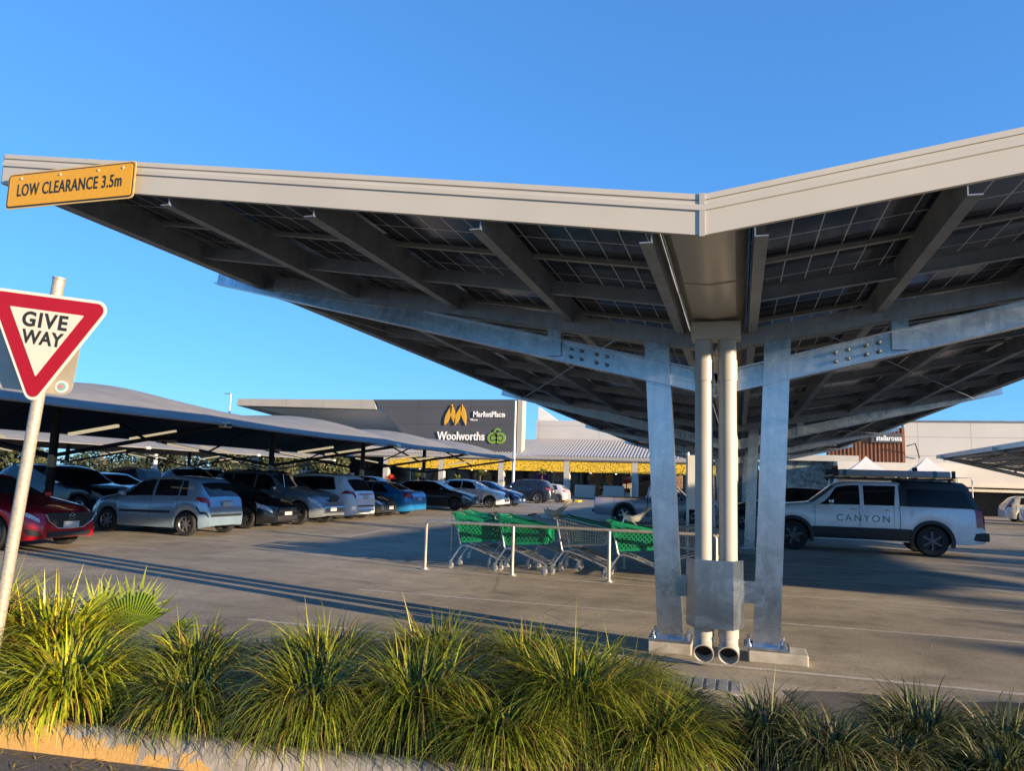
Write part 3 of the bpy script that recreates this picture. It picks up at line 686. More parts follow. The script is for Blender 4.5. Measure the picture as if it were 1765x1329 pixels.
# red hatchback nose at the left edge
def mazda(T, B, pm):
    hL = B.L / 2
    b = MB(); pl = [(-.56, .13), (.56, .13), (.50, -.02), (.30, -.15), (-.30, -.15), (-.50, -.02)]
    Mf = Matrix.Translation((hL + .012, 0, .60)) @ Matrix(((0, 0, 1, 0), (1, 0, 0, 0), (0, 1, 0, 0), (0, 0, 0, 1)))
    b.prism(pl, .012, Mf); g = b.build('grille', M['black'], T)
    b = MB()
    for k in range(5): b.box((hL + .030, 0, .50 + .045 * k), (.01, .70 + .06 * k, .008))
    b.build('grille_bar', M['post_dark'], g)
    b = MB(); b.tube([(hL + .026, y, .60 + z) for y, z in [(-.60, .12), (-.51, -.03), (-.30, -.162), (0, -.172), (.30, -.162), (.51, -.03), (.60, .12)]], .013, 8); b.build('chrome_strip', M['chrome'], g, 60)
    b = MB(); b.lathe([(.072, -.004), (.066, .012), (.056, .012), (.056, 0)], (hL + .03, 0, .665), 'x', 20)
    b.tube([(hL + .04, -.058, .688), (hL + .042, -.03, .685), (hL + .042, 0, .652), (hL + .042, .03, .685), (hL + .04, .058, .688)], .007, 6); b.build('emblem', M['chrome'], g, 60)
    b = MB(); b.box((hL + .035, 0, .50), (.014, .37, .125), bev=.004); b.build('number_plate', M['plate'], T)
    b = MB(); b.box((hL + .008, 0, .315), (.03, 1.0, .10), bev=.02); b.build('lower_grille', M['black'], T)
    for sd in (-1, 1):
        b = MB(); B.patch(b, (B.L - .20, B.L - .04), (B.L - .28, B.L - .04), 2.2, 2.95, sd, 6, 4, .012); o = b.build('fog_recess', M['black'], T)
        b = MB(); b.tube([Vector(B.P(x, 3.1, sd, .014)) for x in np.linspace(B.L - .26, B.L - .06, 6)], .009, 6); b.build('fog_trim', M['chrome'], o)
vehicle('hatchback', 'red hatchback with chrome winged grille, its nose beside the leaning sign pole', 'car', (-12.85 - 2.23, 12.2), 1, 4.46, 1.80,
        [(0, .55), (.03, .95), (.15, 1.05), (.7, 1.33), (1.4, 1.455), (2.1, 1.44), (3.05, 1.03), (3.45, .96), (4.05, .86), (4.33, .76), (4.42, .70), (4.46, .60)],
        [(0, .9), (.3, 1.0), (3.0, .93), (3.6, .86), (4.2, .74), (4.46, .55)], 2.7, .93, .32, (.50, .010, .022), G1, sidewin=[((.9, 1.75), (1.0, 1.75)), ((1.82, 2.85), (1.82, 2.35))],
        ws=(2.3, 3.0), head=((4.02, 4.40), (3.88, 4.36), 5.0, 5.9), mirror=2.75, handles=(1.15, 2.05), extra=mazda, rough=.22, metal=.5, taper=(.24, .34))
def getz(T, B, pm):
    hL = B.L / 2
    b = MB(); B.patch(b, (.0, .30), (.0, .30), 3.05, 3.45, -1, 6, 2, .016); B.patch(b, (.0, .30), (.0, .30), 3.05, 3.45, 1, 6, 2, .016); b.box((-hL - .01, 0, .52), (.03, 1.22, .06), bev=.01); b.build('bumper_strip', M['black'], T)
    b = MB(); b.box((-hL - .004, 0, .89), (.02, .42, .035), bev=.008); b.build('tailgate_handle', M['chrome'], T)
    b = MB(); b.tube([(-hL + .12, -.02, 1.02), (-hL + .25, .28, 1.13)], .008, 6); b.build('rear_wiper', M['black'], T)
vehicle('hatchback', 'small silver blue hatchback seen from behind with black side mouldings', 'car', (-12.75 - 1.905, 16.93), -1, 3.81, 1.665,
        [(0, .62), (.03, .92), (.07, .99), (.37, 1.36), (.55, 1.45), (1.2, 1.49), (1.85, 1.46), (2.2, 1.37), (2.86, 1.0), (3.35, .90), (3.66, .78), (3.76, .68), (3.81, .55)],
        [(0, .92), (.3, .98), (2.8, .92), (3.4, .84), (3.7, .66), (3.81, .5)], 2.455, .76, .297, (.30, .42, .54), G1, rimst='seven', tw=.18, roofw=.66, taper=(.20, .32),
        sidewin=[((.62, .86), (.72, .86)), ((.90, 1.62), (.90, 1.62)), ((1.70, 2.72), (1.70, 2.22))], ws=(2.2, 2.82), rw=(.09, .36),
        tail=((.02, .34), (.06, .32), 5.0, 7.0), plate_r=.80, mirror=2.55, handles=(.98, 1.82), side_strip=((1.06, 2.64), 3.1, 3.5), extra=getz, metal=.55, rough=.3)
def blk(T, B, pm):
    hL = B.L / 2
    b = MB(); b.box((hL + .03, 0, .46), (.014, .37, .10), bev=.004); b.build('number_plate', M['plate'], T)
    b = MB(); b.tube([(hL - .02, y, .26) for y in (-.62, -.3, 0, .3, .62)], .012, 6); b.build('splitter', M['chrome'], T)
vehicle('sports_coupe', 'low black coupe nosing out between the silver blue hatchback and the grey wagon', 'car', (-12.95 - 2.22, 20.05), 1, 4.44, 1.80,
        [(0, .6), (.03, .9), (.2, 1.05), (.9, 1.33), (1.7, 1.43), (2.3, 1.40), (3.15, 1.0), (3.6, .92), (4.1, .80), (4.35, .68), (4.44, .55)],
        [(0, .9), (.3, .98), (3.0, .92), (3.6, .84), (4.2, .70), (4.44, .5)], 2.64, .86, .325, (.012, .013, .016), G1, rimst='ten_dark', gc=.15,
        sidewin=[((1.0, 1.7), (1.2, 1.7)), ((1.78, 2.9), (1.78, 2.45))], ws=(2.4, 3.1), head=((3.98, 4.38), (3.86, 4.34), 4.6, 5.8), grille=(.56, .9, .14), lowgrille=(.32, 1.0, .14), mirror=2.8, handles=(1.1, 2.0), extra=blk, rough=.15)
def sor(T, B, pm):
    hL = B.L / 2
    b = MB(); b.box((hL + .01, 0, .50), (.10, 1.35, .22), bev=.04); b.build('bumper_insert', M['chrome'], T)
    b = MB(); b.box((hL + .066, -.12, .52), (.014, .37, .125), bev=.004); b.build('number_plate', M['plate'], T)
    b = MB(); b.tube([(hL - 1.42, -.74, 1.08), (hL - 1.52, -.76, 1.62)], .006, 5); b.build('aerial', M['chrome'], T)
vehicle('wagon', 'grey older four wheel drive wagon with pale bumper, next to the black coupe', 'car', (-12.85 - 2.3, 22.62), 1, 4.57, 1.86,
        [(0, .85), (.03, 1.08), (.12, 1.12), (.42, 1.55), (.7, 1.67), (1.6, 1.72), (2.3, 1.70), (2.55, 1.62), (3.22, 1.17), (3.6, 1.12), (4.2, 1.04), (4.46, .93), (4.57, .70)],
        [(0, 1.0), (.3, 1.08), (3.2, 1.06), (3.8, 1.0), (4.3, .84), (4.57, .6)], 2.71, .82, .365, (.20, .22, .245), G1, gc=.24, roofw=.66, rimst='five', tw=.24, taper=(.2, .24),
        sidewin=[((.62, 1.1), (.74, 1.1)), ((1.16, 2.0), (1.16, 2.0)), ((2.08, 3.02), (2.08, 2.58))], ws=(2.6, 3.16), head=((4.10, 4.54), (4.06, 4.52), 4.7, 6.3), grille=(.86, .60, .16), mirror=2.9, handles=(1.3, 2.2), rails=(.7, 2.3), clad=True, bright=True, extra=sor)
def stf(T, B, pm):
    hL = B.L / 2
    b = MB(); b.box((-hL - .002, 0, .98), (.02, 1.1, .03), bev=.006); b.build('light_bar', M['tail'], T)
    b = MB(); b.box((-hL + .04, 0, .40), (.16, 1.30, .10), bev=.03); b.box((-hL - .03, 0, .34), (.06, .7, .05), bev=.01, m=0); b.build('rear_skid_plate', M['chrome'], T)
    b = MB(); b.box((-hL + .0, 0, .55), (.03, 1.25, .05), bev=.01); b.build('bumper_strip', M['black'], T)
    b = MB(); b.box((-hL + .62, 0, 1.70), (.16, .03, .07), bev=.012); b.build('roof_fin', pm, T)
vehicle('suv', 'white suv showing its tail, red lamp bar and long dark side window', 'suv', (-13.1 - 2.39, 25.3), -1, 4.78, 1.90,
        [(0, .75), (.03, 1.0), (.10, 1.08), (.42, 1.48), (.55, 1.60), (1.0, 1.67), (1.8, 1.69), (2.6, 1.62), (3.35, 1.16), (3.9, 1.06), (4.5, .92), (4.72, .8), (4.78, .6)],
        [(0, 1.05), (.3, 1.10), (3.3, 1.02), (4, .96), (4.6, .78), (4.78, .6)], 2.765, .93, .36, (.80, .81, .82), G1, roofw=.66, taper=(.22, .3), metal=.05,
        sidewin=[((.75, 1.75), (.95, 1.6)), ((1.75, 2.5), (1.6, 2.5)), ((2.56, 3.25), (2.56, 2.75))], ws=(2.7, 3.3), rw=(.11, .44), tail=((.02, .52), (.02, .36), 5.1, 6.1), plate_r=.86, mirror=3.1, handles=(1.6, 2.6), rails=(.9, 2.6), clad=True, extra=stf)
vehicle('hatchback', 'dark grey car squeezed between the white suv and the bright blue sedan', 'car', (-13.3 - 2.2, 27.85), 1, 4.4, 1.78, P_hatch(4.4, 1.47), [(0, .9), (.3, 1.0), (3.0, .94), (3.6, .86), (4.2, .7), (4.4, .5)], 2.65, .88, .32, (.03, .035, .04), G1,
        sidewin=[((.8, 1.7), (.95, 1.7)), ((1.78, 2.85), (1.78, 2.35))], ws=(2.3, 3.0), head=((4.0, 4.36), (3.9, 4.33), 4.7, 5.9), grille=(.58, .8, .16), plate_f=.42, mirror=2.75, handles=(1.1, 2.0))
def blu(T, B, pm):
    hL = B.L / 2; b = MB(); b.box((-hL - .01, 0, .40), (.06, 1.2, .05), bev=.02); b.build('bumper_strip', pm, T)
P_SED = [(0, .70), (.03, .98), (.10, 1.03), (.62, 1.07), (1.30, 1.36), (1.75, 1.43), (2.5, 1.43), (2.85, 1.34), (3.5, 1.0), (4.1, .94), (4.6, .82), (4.76, .7), (4.83, .5)]
B_SED = [(0, .92), (.3, .98), (3.4, .90), (4, .86), (4.6, .70), (4.83, .5)]
vehicle('sedan', 'bright blue sedan showing its boot and red tail lamps', 'car', (-13.2 - 2.4, 30.4), -1, 4.86, 1.84, P_SED, B_SED, 2.83, .95, .33, (.015, .22, .52), G1, roofw=.62, rimst='five_dark', taper=(.2, .3),
        sidewin=[((1.05, 1.85), (1.5, 1.85)), ((1.92, 2.5), (1.92, 2.5)), ((2.56, 3.35), (2.56, 2.85))], ws=(2.86, 3.45), rw=(.72, 1.26), tail=((.02, .36), (.02, .36), 4.6, 6.1), plate_r=.72, mirror=3.2, handles=(1.9, 2.7), extra=blu, metal=.3)
vehicle('hatchback', 'charcoal hatchback with silver front lamps facing the trolleys, right of the blue sedan', 'car', (-13.2 - 2.25, 37.9), 1, 4.5, 1.80,
        P_hatch(4.5, 1.50, .98), [(0, .95), (.3, 1.02), (3.1, .98), (3.7, .92), (4.3, .72), (4.5, .5)], 2.7, .88, .335, (.035, .04, .048), G1, rimst='five_dark', gc=.2,
        sidewin=[((.75, 1.75), (.95, 1.75)), ((1.82, 2.95), (1.82, 2.45))], ws=(2.4, 3.1), head=((4.06, 4.46), (3.98, 4.44), 4.6, 6.0), grille=(.66, .7, .18), lowgrille=(.36, 1.1, .1), plate_f=.46, mirror=2.85, handles=(1.2, 2.1), clad=True)
vehicle('suv', 'small silver white suv facing out between the charcoal and the navy hatchbacks', 'suv', (-13.2 - 2.15, 43.4), 1, 4.30, 1.79,
        P_hatch(4.3, 1.62, 1.04), [(0, 1.0), (.3, 1.08), (3.0, 1.04), (3.6, .98), (4.1, .78), (4.3, .5)], 2.67, .82, .345, (.72, .73, .74), G1, roofw=.64, rimst='seven', metal=.2,
        sidewin=[((.75, 1.65), (.9, 1.65)), ((1.72, 2.85), (1.72, 2.35))], ws=(2.3, 2.95), head=((3.9, 4.26), (3.8, 4.24), 5.0, 6.1), grille=(.76, .55, .3), lowgrille=(.42, .9, .12), mirror=2.7, handles=(1.1, 2.0), clad=True)
vehicle('hatchback', 'navy blue hatchback facing out beside the small silver white suv', 'car', (-13.1 - 2.2, 46.8), 1, 4.4, 1.79, P_hatch(4.4, 1.55, .98), [(0, .95), (.3, 1.02), (3.0, .98), (3.7, .9), (4.2, .72), (4.4, .5)], 2.65, .85, .33, (.02, .05, .13), G1,
        sidewin=[((.75, 1.65), (.9, 1.65)), ((1.72, 2.85), (1.72, 2.35))], ws=(2.3, 2.95), head=((4.0, 4.36), (3.9, 4.33), 4.8, 6.0), grille=(.66, .7, .2), plate_f=.42, mirror=2.75, handles=(1.1, 2.0))
vehicle('suv', 'big navy black suv showing its tail near the yellow kerb end', 'suv', (-13.3 - 2.4, 55.6), -1, 4.82, 1.94,
        [(0, .8), (.03, 1.1), (.1, 1.16), (.42, 1.58), (.6, 1.70), (1.2, 1.76), (2.3, 1.75), (2.75, 1.66), (3.35, 1.22), (3.9, 1.14), (4.5, 1.04), (4.74, .92), (4.82, .6)],
        [(0, 1.08), (.3, 1.14), (3.3, 1.08), (4.2, 1.02), (4.6, .86), (4.82, .6)], 2.915, .9, .385, (.012, .018, .035), G1, roofw=.66, gc=.24, rimst='ten', tw=.26,
        sidewin=[((.6, 1.25), (.75, 1.25)), ((1.32, 2.1), (1.32, 2.1)), ((2.17, 3.2), (2.17, 2.75))], ws=(2.75, 3.3), rw=(.11, .44), tail=((.02, .42), (.02, .36), 5.4, 6.5), plate_r=.9, mirror=3.05, handles=(1.5, 2.4), rails=(.7, 2.4), bright=True)
vehicle('hatchback', 'white car tail just showing past the big navy black suv', 'car', (-13.0 - 2.1, 59.8), -1, 4.2, 1.75, P_hatch(4.2, 1.46), [(0, .9), (.3, 1.0), (3.0, .92), (3.6, .84), (4.0, .7), (4.2, .5)], 2.6, .85, .32, (.6, .6, .6), G1,
        sidewin=[((.75, 1.65), (.9, 1.65)), ((1.72, 2.75), (1.72, 2.3))], ws=(2.2, 2.85), rw=(.12, .46), tail=((.02, .36), (.02, .34), 5, 6.2), plate_r=.8)
G2 = 'cars parked in the far rows beyond the shade sails'
vehicle('suv', 'long black suv behind the charcoal post, beyond the red hatchback', 'suv', (-18.5 - 2.45, 19.6), 1, 4.95, 1.93,
        [(0, .8), (.03, 1.05), (.12, 1.12), (.6, 1.55), (.85, 1.66), (1.8, 1.70), (2.6, 1.67), (3.0, 1.56), (3.62, 1.16), (4.1, 1.09), (4.6, .98), (4.86, .85), (4.95, .6)],
        [(0, 1.05), (.3, 1.10), (3.5, 1.05), (4.3, 1.0), (4.7, .84), (4.95, .6)], 2.9, .92, .37, (.010, .016, .032), G2, roofw=.66,
        sidewin=[((.8, 1.5), (1.0, 1.5)), ((1.56, 2.35), (1.56, 2.35)), ((2.42, 3.4), (2.42, 2.95))], ws=(3.0, 3.58), head=((4.5, 4.9), (4.4, 4.86), 4.8, 5.9), mirror=3.25, handles=(1.8, 2.7), rails=(.9, 2.7), bright=True)
def simple(name, label, cat, x, y, face, L, W, H, c, hood=.95, **kw):
    vehicle(name, label, cat, (x, y), face, L, W, P_hatch(L, H, hood), [(0, hood), (.3, hood + .06), (L * .69, hood + .02), (L * .84, hood - .06), (L - .2, hood - .24), (L, .5)], L * .6, L * .19, .33, c, G2,
            sidewin=[((.8, L * .39), (.95, L * .39)), ((L * .405, L * .66), (L * .405, L * .53))], ws=(L * .53, L * .69), rw=(.14, .5), head=((L - .4, L - .05), (L - .5, L - .08), 4.8, 5.9), tail=((.02, .36), (.02, .34), 5, 6.2), mirror=L * .62, handles=(1.2, 2.1), **kw)
simple('sedan', 'deep blue car seen over the bonnet of the long black suv', 'car', -21.9, 22.6, 1, 4.5, 1.80, 1.47, (.015, .04, .11))
simple('suv', 'dark suv in the far row above the roof of the silver blue hatchback', 'suv', -31.5, 33.0, -1, 4.7, 1.9, 1.72, (.02, .022, .026), 1.05)
simple('suv', 'white suv in the far row beside the pale post', 'suv', -31.5, 38.6, -1, 4.6, 1.85, 1.68, (.62, .62, .62), 1.02)
simple('suv', 'black suv roof with pale rail showing behind the black coupe', 'suv', -20.7, 26.4, 1, 4.7, 1.9, 1.74, (.012, .013, .016), 1.06, rails=(1.0, 2.6))
simple('hatchback', 'dark hatchback hidden behind the grey wagon', 'car', -20.8, 30.2, -1, 4.3, 1.8, 1.60, (.015, .016, .02))
simple('hatchback', 'black car far back behind the charcoal hatchback', 'car', -20.8, 41.5, 1, 4.4, 1.8, 1.62, (.03, .035, .045), 1.0)
simple('suv', 'dark purple suv at the left edge behind the sign pole', 'suv', -20.4, 13.6, -1, 4.6, 1.85, 1.55, (.02, .02, .03))
simple('suv', 'white suv tail at the right edge under the far solar canopy', 'suv', 18.7, 56.8, 1, 4.6, 1.85, 1.66, (.66, .66, .66), 1.02)
simple('hatchback', 'white hatchback cut by the right edge, in front of the white suv tail', 'car', 17.9, 50.6, 1, 4.4, 1.8, 1.50, (.62, .62, .62))
simple('suv', 'black suv parked behind the bonnet of the white dual cab', 'suv', 1.7, 32.7, -1, 4.7, 1.9, 1.72, (.012, .012, .014), 1.06)
# white dual cab with canopy
def ute(T, B, pm):
    hL = B.L / 2
    for sd in (-1, 1):
        b = MB(); B.patch(b, (.02, 1.93), (.27, 1.93), 6.05, 9.95, sd, 14, 6, .022); b.build('canopy_frame', M['black'], T, 60)
        b = MB(); B.patch(b, (.20, 1.80), (.42, 1.80), 6.55, 9.4, sd, 14, 6, .030); o = b.build('canopy_side', mat('black_canopy_glass', (.008, .010, .014), .3, 0, .2, spec=.3), T, 60)
        b = MB(); B.patch(b, (1.935, 1.985), (1.935, 1.985), 6.0, 10.2, sd, 2, 6, .006); b.build('cab_gap', M['dark'], T)
        b = MB(); B.patch(b, (1.985, 2.0), (1.985, 2.0), 1.2, 6.2, sd, 2, 6, .006); b.build('bed_gap', M['dark'], T)
        b = MB(); B.patch(b, (.015, .20), (.015, .22), 3.2, 5.95, sd, 4, 4, .014); b.build('taillight', M['tail'], T)
        b = MB(); b.tube([(hL - 1.55, sd * .93, .42), (-hL + 1.75, sd * .93, .42)], .045, 8); b.build('side_step', M['black'], T, 60)
    b = MB(); rows = [[Vector(B.P(x, u, -1, .02)) + Vector((0, 0, .05 if .3 < x < 1.9 and 9.6 < u < 18.4 else 0)) for u in np.linspace(9.4, 18.6, 19)] for x in (.03, .08, .15, .22, .29, .31, .4, .7, 1.0, 1.3, 1.6, 1.89, 1.91, 1.93)]; b.grid(rows); b.build('canopy_roof', M['black'], T, 60)
    b = MB(); b.box((-hL + .16, 0, .56), (.50, 1.93, .22), bev=.03); b.build('rear_bumper', M['black'], T)
    b = MB(); b.box((-hL - .14, 0, .47), (.12, .08, .06), bev=.01); b.build('tow_bar', M['black'], T)
    Mt = Matrix.Translation((hL - 2.72, B.W / 2 + .012, .92)) @ Matrix(((-1, 0, 0, 0), (0, 0, 1, 0), (0, 1, 0, 0), (0, 0, 0, 1)))
    b = MB(); b.text('CANYON', .26, Mt, -.002, .003, sx=1.02, space=1.28)
    b.build('lettering', mat('charcoal_decal', (.10, .11, .13), .5), T)
UX, UY = 3.3, 23.42
ut, UB = vehicle('pickup_truck', 'white dual cab pickup with black canopy, dark wheel arches and lettered doors', 'pickup', (UX, UY), -1, 5.62, 1.96,
        [(0, .9), (.02, 1.24), (.08, 1.29), (.30, 1.82), (.42, 1.91), (1.9, 1.93), (2.2, 1.93), (3.2, 1.92), (3.5, 1.86), (4.16, 1.33), (4.6, 1.28), (5.2, 1.22), (5.5, 1.10), (5.62, .8)],
        [(0, 1.22), (.3, 1.27), (2.0, 1.28), (4.0, 1.26), (4.8, 1.20), (5.3, 1.06), (5.62, .75)], 3.44, .94, .40, (.82, .83, .85), 'pickup trucks parked under the solar canopy', gc=.34, roofw=.68, rimst='six_dark', tw=.27, taper=(.05, .20), metal=.05,
        sidewin=[((2.12, 2.86), (2.06, 2.86)), ((2.96, 4.02), (2.96, 3.56))], win_u=(6.9, 9.8), ws=(3.6, 4.2), head=((5.15, 5.58), (5.1, 5.56), 4.6, 6), grille=(.85, 1.0, .4), flare=True, clad=2.75, mirror=3.7, handles=(2.25, 3.1), bright=True, extra=ute, rough=.28)
UZ = .05
T = thing('roof_awning', 'grey rolled awning and light bars strapped on the rack of the white dual cab', 'awning', (UX, UY, 2.050), 0, world=True)
b = MB()
for y in (-.62, .62):
    b.bar((UX - .9, UY + y, 2.005), (UX + 2.2, UY + y, 2.005), .05, .04)
for k in range(8): b.box((UX - .8 + .42 * k, UY, 2.035), (.07, 1.35, .025))
for x in (-.8, 2.1):
    for y in (-.62, .62): b.box((UX + x, UY + y, 1.970), (.08, .06, .09))
b.build('rack', M['black'], T)
b = MB(); b.box((UX + .72, UY - .72, 2.150), (2.75, .20, .17), bev=.03); b.build('awning_bag', mat('awning_grey', (.34, .36, .40), .6), T)
m_teal = mat('teal_strap', (.03, .17, .24), .6)
for x in (-.50, 1.72):
    b = MB(); b.box((UX + x, UY - .72, 2.150), (.12, .212, .182), bev=.03); b.build('strap', m_teal, T)
b = MB(); b.box((UX - .84, UY - .66, 2.150), (.30, .3, .14), bev=.02); b.box((UX - .70, UY - .72, 2.190), (.08, .1, .30), bev=.01); b.build('light_bar', M['black'], T)
for x in (-.72, 1.34):
    b = MB(); b.box((UX + x, UY - .30, 2.290), (.12, .1, .10), bev=.015); b.box((UX + x, UY - .30, 2.150), (.04, .04, .25)); b.build('work_lamp', M['black'], T)
b = MB(); b.box((UX + 2.18, UY - .72, 2.150), (.08, .1, .2), bev=.01); b.build('end_bracket', M['black'], T)
# grey tray pickup behind the near column
def pk(T, B, pm):
    hL = B.L / 2
    b = MB(); rows = [[B.P(x, u, -1, .006) for u in np.linspace(7.4, 20.6, 9)] for x in np.linspace(.10, 2.12, 9)]; b.grid(rows); b.build('bed_interior_shade', M['black'], T)  # black overlay stands in for the shaded inside of the open bed
    b = MB()
    for sd in (-1, 1):
        for k in range(5): 
            p = B.P(.25 + .42 * k, 6.2, sd); b.box((p[0], p[1] - sd * .03, p[2] + .02), (.05, .03, .04))
        p0, p1 = B.P(.12, 6.3, sd), B.P(2.1, 6.3, sd); b.tube([Vector(p0) + Vector((0, 0, .03)), Vector(p1) + Vector((0, 0, .03))], .015, 6)
    b.build('tub_rail', M['black'], T)
    b = MB(); b.box((-hL - .04, 0, .50), (.12, 1.5, .12), bev=.02); b.build('rear_bumper', M['black'], T)
    for sd in (-1, 1):
        b = MB(); B.patch(b, (2.22, 2.25), (2.22, 2.25), 1.3, 9, sd, 2, 8, .006); b.build('bed_gap', M['dark'], T)
vehicle('pickup_truck', 'older grey pickup with open tray, half hidden behind the near canopy column', 'pickup', (-5.85 + 2.55, 32.75), 1, 5.1, 1.74,
        [(0, .95), (.02, 1.08), (.06, 1.10), (2.16, 1.10), (2.2, 1.14), (2.24, 1.55), (2.34, 1.68), (2.9, 1.71), (3.3, 1.66), (3.85, 1.14), (4.2, 1.08), (4.9, .98), (5.05, .86), (5.1, .6)],
        [(0, 1.05), (.3, 1.06), (3.8, 1.04), (4.5, .98), (4.9, .82), (5.1, .6)], 2.95, .88, .37, (.36, .34, .38), 'pickup trucks parked under the solar canopy', gc=.32, roofw=.70, rimst='five', tw=.25, taper=(.04, .2),
        sidewin=[((2.45, 2.8), (2.45, 2.8)), ((2.86, 3.7), (2.86, 3.35))], ws=(3.35, 3.82), head=((4.7, 5.06), (4.6, 5.04), 4.8, 6), mirror=3.5, handles=(2.95,), flare=True, extra=pk)
# ------------------------------------------------------------------ trolley bay
T = thing('trolley_bay_rail', 'low galvanised pipe rail fencing the shopping trolleys in their bay', 'rail', (-2.9, 12.9, 0), 0, world=True)
def rail_run(y, xs, ztop, r=.027):
    b = MB(); x0, x1 = xs[0], xs[-1]
    b.tube([(x0, y, .02), (x0, y, ztop - .06), (x0 + .02, y, ztop - .02), (x0 + .07, y, ztop), (x1 - .07, y, ztop), (x1 - .02, y, ztop - .02), (x1, y, ztop - .06), (x1, y, .02)], r, 12)
    b.build('top_rail', M['rail'], T, 50)
    for x in xs[1:-1]:
        b = MB(); b.tube([(x, y, .01), (x, y, ztop)], r, 12); b.build('rail_post', M['rail'], T, 50)
    for x in xs:
        b = MB(); b.lathe([(0, .014), (.085, .012), (.085, .004)], (x, y, 0), n=16); b.lathe([(.045, .0), (.045, .035), (.03, .04)], (x, y, 0), n=12); b.build('floor_flange', M['rail'], T)
rail_run(12.95, [-5.45, -3.80, -2.10, -.35], .86)
rail_run(15.05, [-5.75, -3.9, -2.15, -.35], .86)
b = MB(); b.tube([(-.35, 12.95, .83), (-.35, 15.05, .83)], .03, 10); b.tube([(-.35, 12.95, .45), (-.35, 15.05, .45)], .026, 10); b.build('end_rail', M['rail'], T)
T2 = thing('trolley_bay_sign', 'blank white framed notice board on a post at the trolley bay end', 'sign', (-.68, 15.2, 0), 0, world=True)
b = MB(); b.box((-.72, 15.2, 1.72), (.46, .03, 1.05), bev=.005); b.build('board', M['white'], T2)
b = MB(); b.tube([(-.50, 15.22, 0), (-.50, 15.22, 2.3)], .03, 10); b.tube([(-.95, 15.22, 0), (-.95, 15.22, 2.3)], .03, 10); b.build('post', M['rail'], T2)

